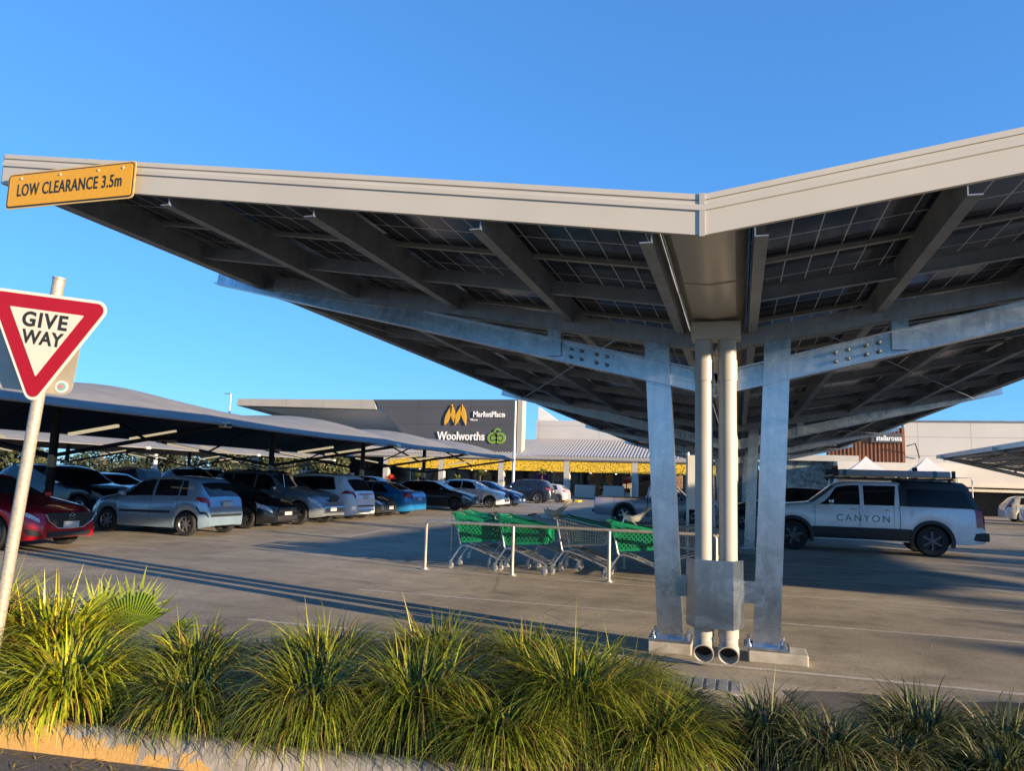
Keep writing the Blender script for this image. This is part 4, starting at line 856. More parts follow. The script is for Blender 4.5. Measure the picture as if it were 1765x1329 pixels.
M['wheel_grey'] = mat('grey_castor_rubber', (.30, .30, .30), .5)
def make_trolley(kind, label):
    T = thing('shopping_trolley', label, 'trolley', (0, 0, 0), 0, 'shopping trolleys in the trolley bay')
    # x forward; handle at the rear (x = -.48)
    rt = [(-.40, -.27, .98), (-.40, .27, .98)]; ft = [(.52, -.19, .82), (.52, .19, .82)]; rb = [(-.30, -.22, .50), (-.30, .22, .50)]; fb = [(.44, -.15, .56), (.44, .15, .56)]
    def wall(b, a, c, e, f, n=6):   # quad a-c (top) e-f (bottom)
        a, c, e, f = map(Vector, (a, c, e, f)); b.grid([[a.lerp(c, i / n) * (1 - j / 4) + e.lerp(f, i / n) * (j / 4) for i in range(n + 1)] for j in range(5)])
    if kind == 'green':
        b = MB(); wall(b, rt[0], ft[0], rb[0], fb[0]); wall(b, rt[1], ft[1], rb[1], fb[1]); wall(b, ft[0], ft[1], fb[0], fb[1]); wall(b, rt[0], rt[1], rb[0], rb[1]); wall(b, rb[0], fb[0], rb[1], fb[1])
        bk = b.build('basket', M['green_mesh'], T)
        b = MB()
        for p, q in ((rt[0], ft[0]), (rt[1], ft[1]), (ft[0], ft[1])): b.bar(p, q, .045, .06)
        for p, q in ((rb[0], fb[0]), (rb[1], fb[1]), (fb[0], fb[1])): b.bar(p, q, .03, .045)
        for p, q in ((rt[0], rb[0]), (rt[1], rb[1]), (ft[0], fb[0]), (ft[1], fb[1])): b.bar(p, q, .05, .05, (1, 0, 0))
        for sd in (0, 1):
            y = (-.27, .27)[sd]; b.hexa([(-.40, y - .012, .93), (-.20, y * .96 - .012, .88), (-.20, y * .96 + .012, .88), (-.40, y + .012, .93), (-.47, y - .012, 1.04), (-.2, y * .96 - .012, .96), (-.2, y * .96 + .012, .96), (-.47, y + .012, 1.04)])
        b.box((.50, 0, .69), (.04, .34, .2), bev=.01)
        b.build('basket_rim', M['green'], bk)
    else:
        b = MB()
        for k in range(7):
            t = k / 6
            L = lambda a, c: Vector(a).lerp(Vector(c), t)
            b.tube([L(rt[0], rb[0]), L(ft[0], fb[0]), L(ft[1], fb[1]), L(rt[1], rb[1])], .004 if 0 < k < 6 else .008, 5)
        for k in range(19):
            t = k / 18
            for sd in (0, 1): b.tube([Vector(rt[sd]).lerp(Vector(ft[sd]), t), Vector(rb[sd]).lerp(Vector(fb[sd]), t)], .003, 4)
        for k in range(9):
            t = k / 8; b.tube([Vector(ft[0]).lerp(Vector(ft[1]), t), Vector(fb[0]).lerp(Vector(fb[1]), t), Vector(rb[0]).lerp(Vector(rb[1]), t)], .003, 4)
        b.build('wire_basket', M['trolley'], T)
    b = MB()
    for sd in (-1, 1):
        y = .255 * sd
        b.tube([(-.47, y, 1.0), (-.40, y, .97), (-.30, y, .47), (-.28, y, .43)], .017, 8)
        b.tube([(-.46, y * 1.05, .15), (-.40, y * 1.05, .24), (-.27, y, .42), (-.18, y, .435), (.0, y * .95, .38), (.46, y * .72, .20), (.50, y * .7, .16)], .017, 8)
    b.tube([(.02, -.235, .375), (.02, .235, .375)], .012, 8); b.tube([(.47, -.18, .19), (.47, .18, .19)], .012, 8); b.tube([(-.27, -.255, .42), (-.27, .255, .42)], .012, 8)
    for k in range(7): b.tube([(-.05 , -.18 + .06 * k, .385), (.45, -.13 + .043 * k, .21)], .004, 5)
    b.build('frame', M['trolley'], T, 60)
    b = MB(); b.tube([(-.48, -.29, 1.0), (-.48, .29, 1.0)], .018, 10); b.build('handle', M['green'] if kind == 'green' else M['black'], T, 60)
    for x, y in ((-.45, -.265), (-.45, .265), (.48, -.18), (.48, .18)):
        b = MB(); b.lathe([(0, -.014), (.05, -.014), (.0615, -.009), (.0615, .009), (.05, .014), (0, .014)], (x - .02, y, .0625), 'y', 18); w = b.build('wheel', M['wheel_grey'], T, 40)
        b = MB(); b.box((x - .01, y - .022, .105), (.05, .004, .10)); b.box((x - .01, y + .022, .105), (.05, .004, .10)); b.box((x, y, .155), (.05, .05, .012)); b.build('caster_fork', M['trolley'], w)
    return T
def seat(T):
    b = MB(); c = Vector((-.06, 0, 1.10))
    rows = []
    for i, (x, z) in enumerate([(-.22, 1.06), (-.18, 1.01), (-.05, .99), (.04, 1.02), (.16, 1.16), (.26, 1.27), (.32, 1.29)]):
        rows.append([(x, y, z + .10 * abs(y / .16) ** 3 * (1 if i < 4 else .4)) for y in np.linspace(-.16, .16, 9)])
    b.grid(rows); b.grid([[(p[0] + .012, p[1], p[2] - .018) for p in r] for r in rows], flip=True); b.build('child_seat', mat('seat_grey_plastic', (.60, .57, .50), .5), T, 60)
    b = MB()
    for sd in (-.14, .14): b.tube([(-.24, sd, .96), (-.2, sd, 1.05), (-.06, sd, 1.0), (.02, sd, .93)], .01, 6)
    b.build('seat_bracket', M['trolley'], T)
TR = {}
def trolley(kind, x, y, rz, label, s=False, tilt=0):
    if kind not in TR: t = TR[kind] = make_trolley(kind, label)
    else: t = copy_tree(TR[kind]); t['label'] = label
    t.location = (x, y, .003); t.rotation_euler = (0, 0, R(rz)); return t, s
tl = [trolley('green', -4.62, 13.55, 2, 'green basket trolley at the left end of the rail'),
      trolley('green', -3.72, 13.45, -8, 'green basket trolley just left of the middle rail post, in front of the wire ones'),
      trolley('green', -2.72, 14.3, 0, 'green basket trolley set back between the middle and right rail posts'),
      trolley('green', -1.72, 13.5, 4, 'green basket trolley with a pale child seat tilted up, next to the canopy column'),
      trolley('wire', -4.1, 14.25, 4, 'bare wire trolley behind the two green ones at the left'),
      trolley('wire', -3.35, 14.3, 2, 'bare wire trolley with pale child seat, nested behind the middle green one'),
      trolley('wire', -.95, 14.2, 184, 'bare wire trolley beside the end of the rail, partly behind the canopy column')]
tl += [trolley('wire', -2.70, 13.58, -3, 'bare wire trolley in front of the set back green one'), trolley('green', -4.75, 14.45, 3, 'green basket trolley in the back row at the left end'), trolley('wire', -3.0, 14.75, 6, 'bare wire trolley by the back rail')]
seat(tl[3][0]); seat(tl[5][0])

# ------------------------------------------------------------------ shade sails
m_sail, nt, bb = nmat('grey_shade_cloth'); v = coords(nt); w1 = noise(nt, v, 1.4, 4)
rr = ramp(nt, [(.3, (.19, .187, .182)), (.7, (.25, .246, .24))]); link(nt, w1, 'Fac', rr, 'Fac'); link(nt, rr, 'Color', bb, 'Base Color'); bb.inputs['Roughness'].default_value = .8; bb.inputs['Specular IOR Level'].default_value = .2
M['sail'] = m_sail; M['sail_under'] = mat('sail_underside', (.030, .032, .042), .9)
m, nt, bb = nmat('glowing_batten'); bb.inputs['Base Color'].default_value = (.8, .72, .55, 1); bb.inputs['Emission Color'].default_value = (1, .80, .48, 1); bb.inputs['Emission Strength'].default_value = .22; M['batten'] = m  # cream strips with weak warm emission added so they read brighter
def sail_row(XP, half, ys, ze, zrg, dip, pole, labels, glabel, arms=True, sag=.25, pole_band=True):
    for i in range(len(ys) - 1):
        T = thing('shade_sail', labels[i], 'shade sail', (XP, ys[i], 0), 0, glabel, world=True)
        y0, y1 = ys[i], ys[i + 1]; nu, nv = 20, 20; up, dn = [], []
        for a in range(nu + 1):
            u = -1 + 2 * a / nu; ru, rd = [], []
            for c in range(nv + 1):
                v_ = c / nv; m = math.sin(math.pi * v_)
                z = ze + (zrg - ze) * (1 - abs(u) ** 2.0) * (1 - .0 * m) - dip * m * (1 - u * u) + .10 * m * abs(u) ** 3 * 0
                x = XP + half * u * (1 - .045 * m * abs(u) ** 3); ru.append((x, y0 + (y1 - y0) * v_, z)); rd.append((x, y0 + (y1 - y0) * v_, z - .02))
            up.append(ru); dn.append(rd)
        b = MB(); b.grid(up, flip=True); fo = b.build('fabric', M['sail'], T, 80)
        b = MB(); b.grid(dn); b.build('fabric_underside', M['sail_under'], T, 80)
        b = MB()
        for r_ in (up[0], up[-1]): b = MB(); b.tube([Vector(p) + Vector((0, 0, -.01)) for p in r_], .03, 6); b.build('edge_cable', M['sail'], T, 60)
        if i == 0 and not pole: continue
        for k, yy in ([(0, y0)] if i < len(ys) - 2 else [(0, y0), (1, y1)]):
            b = MB(); b.tube([(XP, yy, 0), (XP, yy, zrg - .1)], .11, 14); pp = b.build('post', M['post_dark'], T, 50)
            if pole_band:
                b = MB(); b.tube([(XP, yy, 1.62), (XP, yy, 1.95)], .114, 14); b.build('post_band', M['cream'], pp, 50)
            for sd in (-1, 1):
                b = MB(); b.tube([(XP, yy, ze - .9), (XP + sd * half * .97, yy, ze - .05)], .055, 8); b.tube([(XP + sd * half * .55, yy, ze - .42), (XP, yy, zrg - .15)], .04, 8); b.build('arm', M['post_dark'], T, 50)
                b = MB(); b.box((XP + sd * half * .985, yy, ze - .02), (.22, .30, .14), bev=.04); b.tube([(XP + sd * half * .9, yy + .45, ze + .02), (XP + sd * half, yy, ze + .02)], .05, 8); b.build('corner_bracket', M['cream'], T, 50)
        for k in (.30, .72):
            for sd in (-1, 1):
                b = MB(); yy = y0 + .35 if k < .5 else y1 - 1.6; b.bar((XP + sd * half * .40, yy, ze - .40), (XP + sd * half * .66, yy, ze - .18), .09, .07); b.build('batten_strip', M['batten'], T)
G = 'grey shade sails over the parked cars'
XP1, H1 = -17.9, 5.55
sail_row(XP1, H1, [6.2, 16.2], 2.83, 3.95, .26, True, ['nearest grey shade sail, large curved roof behind the give way sign'], G)
sail_row(XP1, H1, [16.2, 26.3, 34.0, 41.7], 2.83, 3.95, .32, True, ['grey shade sail over the silver blue hatchback and the black coupe', 'grey shade sail over the white suv and the bright blue sedan', 'small far grey shade sail ending before the dark shop wall'], G)
G_ = 'grey shade sails over the far car rows'
sail_row(-36.5, 5.6, [14, 24, 34, 44, 54], 2.80, 3.75, .22, True, ['far row grey sail at the left edge behind the sign pole', 'far row grey sail above the long black suv', 'far row grey sail in front of the dark trees', 'far row grey sail left of the shop overhang'], G_)

# ------------------------------------------------------------------ shopping centre
YB = 78.
m_dark = None
def clad(name, c1, pw, ph, rough=.6, var=.06, ax='X'):
    m, nt, b = nmat(name); v = coords(nt); g = nt.nodes.new('ShaderNodeSeparateXYZ'); link(nt, v, 'Vector', g, 'Vector')
    def ln(s, per, w):
        a = nt.nodes.new('ShaderNodeMath'); a.inputs[1].default_value = 200 * per; link(nt, g, s, a, 0); mo = nt.nodes.new('ShaderNodeMath'); mo.operation = 'MODULO'; mo.inputs[1].default_value = per; link(nt, a, 'Value', mo, 0)
        l = nt.nodes.new('ShaderNodeMath'); l.operation = 'LESS_THAN'; l.inputs[1].default_value = w; link(nt, mo, 'Value', l, 0); return l
    lx, lz = ln(ax, pw, .05), ln('Z', ph, .05); mx = nt.nodes.new('ShaderNodeMath'); mx.operation = 'MAXIMUM'; link(nt, lx, 'Value', mx, 0); link(nt, lz, 'Value', mx, 1)
    n = noise(nt, v, .35, 5); r = ramp(nt, [(.3, tuple(k * (1 - var) for k in c1)), (.7, tuple(k * (1 + var) for k in c1))]); link(nt, n, 'Fac', r, 'Fac')
    x = mixc(nt, mx.outputs['Value'], r.outputs['Color'], tuple(k * .6 for k in c1)); nt.links.new(x.outputs[2], b.inputs['Base Color']); b.inputs['Roughness'].default_value = rough; return m
m_dark = clad('charcoal_cladding', (.075, .078, .086), 6.4, 1.9); m_light = clad('pale_grey_cladding', (.50, .49, .47), 7.0, 1.6)
m_over = clad('overhang_soffit', (.40, .37, .32), 5, 40); m_beige = clad('cream_precast', (.52, .50, .46), 3.85, 1.55)
def ribbed(name, c, per):
    m, nt, b = nmat(name); v = coords(nt); g = nt.nodes.new('ShaderNodeSeparateXYZ'); link(nt, v, 'Vector', g, 'Vector')
    a = nt.nodes.new('ShaderNodeMath'); a.operation = 'MULTIPLY'; a.inputs[1].default_value = 2 * math.pi / per; link(nt, g, 'X', a, 0); s = nt.nodes.new('ShaderNodeMath'); s.operation = 'SINE'; link(nt, a, 'Value', s, 0)
    r = ramp(nt, [(.25, tuple(k * .45 for k in c)), (.5, c)]); mr = nt.nodes.new('ShaderNodeMapRange'); mr.inputs[1].default_value = -1; link(nt, s, 'Value', mr, 'Value'); link(nt, mr, 'Result', r, 'Fac'); link(nt, r, 'Color', b, 'Base Color'); b.inputs['Roughness'].default_value = .6; return m
BT = thing('shopping_centre', 'low shopping centre with charcoal sign wall, ribbed awning roof and yellow frieze', 'building', (-22, YB, 0), 0, world=True)
def part(nm, m, f, smooth=None, parent=None): b = MB(); f(b); return b.build(nm, m, parent or BT, smooth)
# charcoal wall with slanted left end
def f(b): b.prism([(-40.4, 10.42), (-23.0, 10.42), (-23.0, 4.6), (-34.5, 4.6), (-36.6, 6.65)], .5, Matrix(((1, 0, 0, 0), (0, 0, 1, YB + .6), (0, 1, 0, 0), (0, 0, 0, 1))))
part('sign_wall', m_dark, f)
def f(b): b.box((-22.7, YB + 1.2, 7.4), (.55, 1.4, 5.9))
part('wall_return', m_over, f)
# cantilevered overhang to the left, wedge section
def f(b):
    b.hexa([(-59, YB + .62, 9.72), (-40.0, YB + .62, 9.3), (-38.6, YB + 14, 7.2), (-52, YB + 14, 7.2), (-58.8, YB + .62, 10.55), (-40.4, YB + .62, 10.42), (-38, YB + 14, 10.4), (-58, YB + 14, 10.5)])
part('overhang_roof', m_over, f)
def f(b):
    b.hexa([(-58.0, YB + 1.0, 9.74), (-40, YB + 1.0, 9.3), (-37.5, YB + 6.5, 6.9), (-44, YB + 6.5, 6.9), (-57.9, YB + 1.0, 9.76), (-40, YB + 1.0, 9.4), (-37.5, YB + 6.5, 7.2), (-44, YB + 6.5, 7.2)])
part('soffit', mat('soffit_grey', (.66, .62, .55), .7), f)
def f(b): b.box((-40, YB + 9, 4), (14, 4, 8)); b.box((-52, YB + 15, 3.4), (20, 3, 6.8))
part('rear_wall', mat('pale_blue_grey_wall', (.44, .46, .48), .7), f)
# grey upper wall right of the sign
def f(b): b.box((-11, YB + 6.5, 6.1), (22.6, .8, 5.0))
part('upper_wall', m_light, f)
def f(b):
    b.prism([(-22.4, 10.3), (-22.4, 7.0), (-19.2, 7.0), (-19.2, 8.35), (-19.9, 8.6)], .8, Matrix(((1, 0, 0, 0), (0, 0, 1, YB + 7.2), (0, 1, 0, 0), (0, 0, 0, 1))))
part('roof_gable', M['white'], f)
# ribbed awning roof
def f(b):
    rows = [[], []]
    for k in range(int(46 / .085)):
        x = -46 + k * .085; d = .06 * (k % 4 < 2); rows[0].append((x, YB - .4, 4.32 + d)); rows[1].append((x, YB + 6.0, 6.35 + d))
    b.grid(rows)
part('awning_roof', mat('awning_zinc', (.40, .38, .36), .5, .2, .08), f)
def f(b): b.box((-23, YB - .45, 4.14), (46, .16, .36)); b.box((-23, YB + 1.2, 3.9), (46, 3.2, .1))
part('awning_gutter', mat('awning_gutter_grey', (.36, .33, .30), .5), f)
# columns and pierced yellow frieze panels
m, nt, bb = nmat('yellow_pierced_panel'); v = coords(nt); vo = nt.nodes.new('ShaderNodeTexVoronoi'); vo.feature = 'DISTANCE_TO_EDGE'; vo.inputs['Scale'].default_value = 5.6; link(nt, v, 'Vector', vo, 'Vector')
nn = noise(nt, v, 5.5, 2, .5, 1.5); mm = nt.nodes.new('ShaderNodeMath'); mm.operation = 'MULTIPLY'; link(nt, vo, 'Distance', mm, 0); link(nt, nn, 'Fac', mm, 1)
r = ramp(nt, [(.0, (.82, .52, .03)), (.085, (.82, .52, .03)), (.11, (.10, .055, .01))]); link(nt, mm, 'Value', r, 'Fac'); link(nt, r, 'Color', bb, 'Base Color'); bb.inputs['Roughness'].default_value = .55
M['frieze'] = m
cx = [-38.0, -31.3, -24.4, -17.2, -10.1, -3.2]
for i, x in enumerate(cx):
    part('column', mat('column_grey', (.46, .43, .38), .6), lambda b: b.box((x, YB, 2.0), (.62, .62, 4.0), bev=.02))
    if i < len(cx) - 1: part('frieze_panel', M['frieze'], lambda b: b.box(((x + cx[i + 1]) / 2, YB - .27, 3.22), (cx[i + 1] - x - .66, .1, 1.05)))
part('frieze_panel', M['frieze'], lambda b: b.box((-1.7, YB - .27, 3.2), (2.3, .1, 1.05)))
part('shopfront_glass', mat('shopfront_dark_glass', (.012, .012, .014), .12, 0, .6, .4), lambda b: b.box((-24, YB + 5.2, 2.2), (52, .3, 4.4)))
for k in range(17):
    part('mullion', M['post_dark'] if k % 3 else M['rail'], lambda b: b.box((-46 + 2.9 * k, YB + 5.0, 2.0), (.14, .1, 4.0)))
for x, w, h, z, c in ((-21.3, 1.3, .9, 2.1, (.16, .02, .32)), (-13.6, .8, 1.8, 1.7, (.34, .20, .06)), (-19.3, 1.5, 1.1, 2.2, (.30, .26, .24)), (-15.0, 1.2, 1.6, 1.9, (.22, .14, .07)), (-11.6, 1.0, 1.3, 1.8, (.36, .30, .22)), (-27.6, 1.0, 1.2, 1.9, (.20, .15, .08)), (-33.5, 1.6, 1.2, 1.9, (.12, .10, .08)), (-6.5, 1.6, 1.4, 2.0, (.30, .20, .14))):
    part('window_display', mat('display_%d' % int(-x * 10), c, .5, 0, .5, 4), lambda b: b.box((x, YB + 4.95, z), (w, .12, h), bev=.03))
m_glow, nt, bb = nmat('added_shop_glow'); bb.inputs['Base Color'].default_value = (.9, .8, .6, 1); bb.inputs['Emission Color'].default_value = (1, .78, .5, 1); bb.inputs['Emission Strength'].default_value = 1.2  # small glowing boxes added to liven up the shopfront interior
for x in (-36, -33.2, -29.5, -27.8, -25.6, -22.2, -20.0, -18.2, -15.6, -14.2, -12.8, -11.0, -8.4, -5.5):
    part('added_shop_lamp', m_glow, lambda b: b.box((x, YB + 4.7, 2.75 + .12 * math.sin(x * 3)), (.16, .16, .10), bev=.03))
o = MB().box((-20, YB + 2.5, .07), (60, 8, .14)).build('pavement', M['concrete']); o['kind'] = 'structure'
# signs on the charcoal wall
def fy(x, y, z): return face_minus_y((x, y, z))
YW = YB + .6
m_gold = mat('gold_leaf_sign', (.66, .36, .03), .45, 0, .1)
T = thing('shopping_centre_sign', 'golden leaf M with white shopping centre name high on the charcoal wall', 'sign', (-27.5, YW - .2, 9), 0, world=True)
def leaf(x0, z0, x1, z1, wd):
    P = []; Q = []; dx, dz = x1 - x0, z1 - z0; l = math.hypot(dx, dz); nx, nz_ = -dz / l, dx / l
    for k in range(13):
        t = k / 12; w_ = wd * math.sin(math.pi * t ** .8) ; P.append((x0 + dx * t + nx * w_, z0 + dz * t + nz_ * w_)); Q.append((x0 + dx * t - nx * w_, z0 + dz * t - nz_ * w_))
    return P + Q[::-1][1:-1]
sx = lambda px: -40.4 + (px - 640) * (17.4 / 250)
zz = lambda py: 10.42 - (py - 688) * .0700
b = MB()
for q in ((769, 729, 781, 696, 5), (779, 697, 787, 729, 5), (786, 729, 798, 696, 5), (797, 697, 805, 729, 5)):
    b.prism(leaf(sx(q[0]), zz(q[1]), sx(q[2]), zz(q[3]), .27), .12, fy(0, YW - .03, 0))
b.build('leaf_logo', m_gold, T)
b = MB(); b.text('MarketPlace', .86, fy(sx(843), YW - .03, zz(712)), .020, .1, sx=.86); b.text('Warner', .27, fy(sx(818), YW - .03, zz(720.5)), .012, .06); b.build('lettering', M['letter_white'], T)
T = thing('supermarket_sign', 'white supermarket name with green apple swirl below the golden M', 'sign', (-28, YW - .2, 6.5), 0, world=True)
b = MB(); b.text('Woolworths', 1.28, fy(sx(797), YW - .03, zz(747)), .022, .1, sx=.83); b.build('lettering', M['letter_white'], T)
b = MB(); c0 = (sx(857), zz(748)); circ = lambda cx_, cz, r_, n=22: [(cx_ + r_ * math.cos(2 * math.pi * k / n), cz + r_ * math.sin(2 * math.pi * k / n)) for k in range(n)]
m_g1 = mat('lime_green_sign', (.20, .32, .05), .5); 
def ring(b, cx_, cz, ro, ri, a0, a1, m=0, y=YW - .1, n=24):
    P = [[], []]
    for k in range(n + 1):
        a = R(a0 + (a1 - a0) * k / n); P[0].append((cx_ + ro * math.cos(a), y, cz + ro * math.sin(a))); P[1].append((cx_ + ri * math.cos(a), y, cz + ri * math.sin(a)))
    b.grid(P, m); b.grid([[(p[0], y + .1, p[2]) for p in P[0]], P[0]], m)
for dx in (-.42, .42): ring(b, c0[0] + dx, c0[1] - .05, .62, .36, 0, 360); ring(b, c0[0] + dx, c0[1] - .05, .24, 0, 0, 360)
ring(b, c0[0] + .1, c0[1] + .62, .42, .2, 20, 240)
b.build('apple_logo', m_g1, T)

# ------------------------------------------------------------------ pale shop wing to the right
YR = 68.
sxr = lambda px: 11.6 * YR / 60 + (px - 1562) * 7.36 * YR / 60 / 203
zr_ = lambda py, x=0: 1.65 + (6.72 - 1.65) * YR / 60 * (846 - py) / (846 - 727.)
WT = thing('shop_wing', 'cream precast shop wing with deep white awning, right of the solar canopy', 'building', (18, YR, 0), 0, world=True)
def part2(nm, m, f, s=None): b = MB(); f(b); return b.build(nm, m, WT, s)
part2('upper_wall', m_beige, lambda b: b.box((sxr(1562) + 22, YR + 1.5, 5.5), (44, 1, 4.0)))
part2('parapet_cap', M['galv_dull'], lambda b: b.box((sxr(1562) + 22, YR + 1.45, 7.55), (44.2, 1.2, .1)))
part2('timber_slat_wall', ribbed('brown_timber_slats', (.25, .10, .036), .34), lambda b: b.box((sxr(1490), YR + 1.3, 5.0), (sxr(1562) - sxr(1418), 1, 3.9)))
for k in range(60):
    if k % 3 == 0: part2('timber_slat', mat('timber_slat%d' % (k % 2), (.27, .105, .038), .6), lambda b: b.box((sxr(1418) + .14 + k * (sxr(1562) - sxr(1418)) / 60, YR + .77, 5.0), (.10, .08, 3.9)))
part2('white_awning', mat('white_awning_panel', (.66, .60, .50), .6, 0, .06, .5), lambda b: b.box((sxr(1428) + 26, YR - .6, 3.15), (52, 3.2, 1.65)))
part2('awning_ledge', mat('awning_ledge_cream', (.68, .60, .47), .6), lambda b: (b.box((sxr(1428) + 26, YR - .7, 2.27), (52.2, 3.6, .12)), b.box((sxr(1428) + 26, YR - .7, 1.98), (52.2, 3.8, .2))))
part2('shopfront', mat('shopfront_brown', (.03, .022, .018), .25, 0, .6, .5), lambda b: b.box((sxr(1430) + 22, YR + 1.5, 1.6), (60, .4, 3.2)))
part2('mural_wall', mat('mural_leaf_wall', (.16, .18, .16), .6, 0, .8, 2.2), lambda b: b.box((sxr(1385), YR + .8, 2.9), (4.2, .3, 2.3)))
part2('side_fascia', M['fascia'], lambda b: b.box((sxr(1340), YR + .6, 4.3), (11, 1.2, .5)))
T = thing('cafe_sign', 'dark cafe name board with small white letters on the orange slats', 'sign', (sxr(1530), YR + .6, 5.4), 0, world=True)
b = MB(); b.box((sxr(1528), YR + .62, zr_(754)), (sxr(1556) - sxr(1500), .16, .78)); b.build('sign_board', m_dark, T)
b = MB(); b.text('stellarossa', .62, fy(sxr(1532), YR + .53, zr_(755)), .014, .04, sx=.74); b.build('lettering', M['letter_white'], T)
for (px, lab) in ((1487, 'peaked white marquee left of the awning on the dual cab roof'), (1596, 'peaked white marquee above the tail of the dual cab')):
    X0 = sxr(px) * .94; Yt = YR * .94; T = thing('marquee', lab, 'marquee', (X0, Yt, 0), 0, 'peaked white marquees', world=True)
    b = MB(); P = []
    for k in range(13):
        t = k / 12; h = 2.85 + 1.5 * (1 - t) ** 1.9; P.append([(X0 + sx_ * 2.6 * t, Yt + sy_ * 1.9 * t, h) for sx_, sy_ in ((-1, -1), (0, -1.0), (1, -1), (1, 0), (1, 1), (0, 1), (-1, 1), (-1, 0), (-1, -1))])
    b.grid(P); b.build('roof', mat('marquee_white', (.74, .70, .62), .6), T, 30)
    for i in (-1, 1):
        for j in (-1, 1): b = MB(); b.tube([(X0 + 2.5 * i, Yt + 1.8 * j, 0), (X0 + 2.5 * i, Yt + 1.8 * j, 2.8)], .04, 6); b.build('leg', M['white'], T)
# poles
def lamp_post(x, y, h, r, label, arm):
    T = thing('lamp_post', label, 'lamp post', (x, y, 0), 0, world=True)
    b = MB(); b.tube([(x, y, 0), (x, y, 1.0), (x, y, h)], [r * 1.3, r, r * .75], 10); b.build('pole', mat('pole_grey', (.5, .49, .46), .5, .2), T, 60)
    if arm: b = MB(); b.box((x - .45, y, h + .03), (1.0, .25, .10), bev=.03); b.build('lantern', M['rail'], T)
lamp_post(-18.2, 61.5, 8.4, .13, 'tall pale pole in front of the charcoal sign wall', False)
lamp_post(-64, 84, 11.8, .14, 'thin distant street lamp rising above the nearest shade sail', True)
lamp_post(-46.5, 52, 3.9, .2, 'pale pole among the far parked cars under the sails', False)
T = thing('davit_arm', 'thin bent davit arm fixed to the cream wall beside the orange slats', 'arm', (sxr(1580), YR + .6, 4.6), 0, world=True)
b = MB(); b.tube([(sxr(1588), YR + .9, zr_(787)), (sxr(1577), YR + .0, zr_(764)), (sxr(1562), YR + .2, zr_(768))], .05, 6); b.build('arm', M['post_dark'], T)
# island kerb ends
for (x, y, lab) in ((-13.6, 63.2, 'yellow painted concrete island end by the navy black suv'),):
    T = thing('kerb_island', lab, 'kerb', (x, y, 0), 0, world=True); b = MB(); b.box((x - 2.0, y, .08), (3.2, 1.6, .16), bev=.05); b.build('concrete', M['concrete'], T); b = MB(); b.box((x + .2, y, .085), (1.3, 1.62, .17), bev=.05); b.build('painted_end', mat('yellow_kerb_paint', (.60, .36, .03), .7), T)
# planters and plants by the shopfront
m_leaf = mat('shop_plant_leaf', (.07, .09, .025), .6, 0, .5, 6)
def frond_plant(x, y, z, h, n, c, label, nm='potted_palm', pot=True):
    T = thing(nm, label, 'plant', (x, y, 0), 0, 'potted plants along the shopfront', world=True)
    if pot: b = MB(); b.lathe([(.0, .14), (.26, .14), (.36, .75), (.33, .76), (.3, .7), (0, .7)], (x, y, 0), n=14); b.build('pot', M['concrete'], T, 40)
    b = MB()
    if z > 1: b.tube([(x, y, .6), (x, y, z)], .06, 6); b.build('stem', M['bark'], T); b = MB()
    for k in range(n):
        a = 2 * math.pi * rng.random(); e = rng.uniform(.2, 1.2); L = h * rng.uniform(.7, 1.1); d = Vector((math.cos(a) * math.cos(e), math.sin(a) * math.cos(e), math.sin(e))); s = d.cross(Vector((0, 0, 1))).normalized() * .09
        p0 = Vector((x, y, z)); p1 = p0 + d * L * .6; p2 = p0 + d * L + Vector((0, 0, -.22 * L)); b.add([p0, p1 - s, p2, p1 + s], [(0, 1, 2, 3)])
    b.build('foliage', c, T)
m_red = mat('red_bracts', (.42, .03, .02), .6, 0, .5, 5)
for x, z, c, lab in ((-37.0, 1.3, m_red, 'red leaved plant outside the shop behind the blue sedan'), (-33.6, 1.6, m_leaf, 'small potted palm left of the third frieze panel post'), (-29.0, 1.5, m_leaf, 'potted palm behind the small silver white suv'), (-26.4, 2.0, m_leaf, 'tall potted palm just left of the pale pole'), (-19.6, 2.3, m_leaf, 'tallest potted palm beside the purple display'), (-13.0, 1.2, m_leaf, 'leafy plant by the shop door'), (-10.8, 1.6, m_red, 'red and orange flowers by the grey pickup cab')):
    frond_plant(x, YB - 1.2, z, 1.0, 46, c, lab)
for x, lab in ((-14.9, 'large square grey planter box, left of the pair'), (-12.0, 'large square grey planter box behind the tray of the grey pickup')):
    T = thing('planter_box', lab, 'planter', (x, YB - 1.8, 0), 0, 'planter boxes by the shop door', world=True); b = MB(); b.box((x, YB - 1.8, .75), (2.0, .9, 1.3), bev=.03); b.build('box', mat('planter_render', (.36, .33, .29), .8), T); b = MB(); b.box((x, YB - 1.8, 1.41), (1.8, .7, .04)); b.build('soil', M['soil'], T)

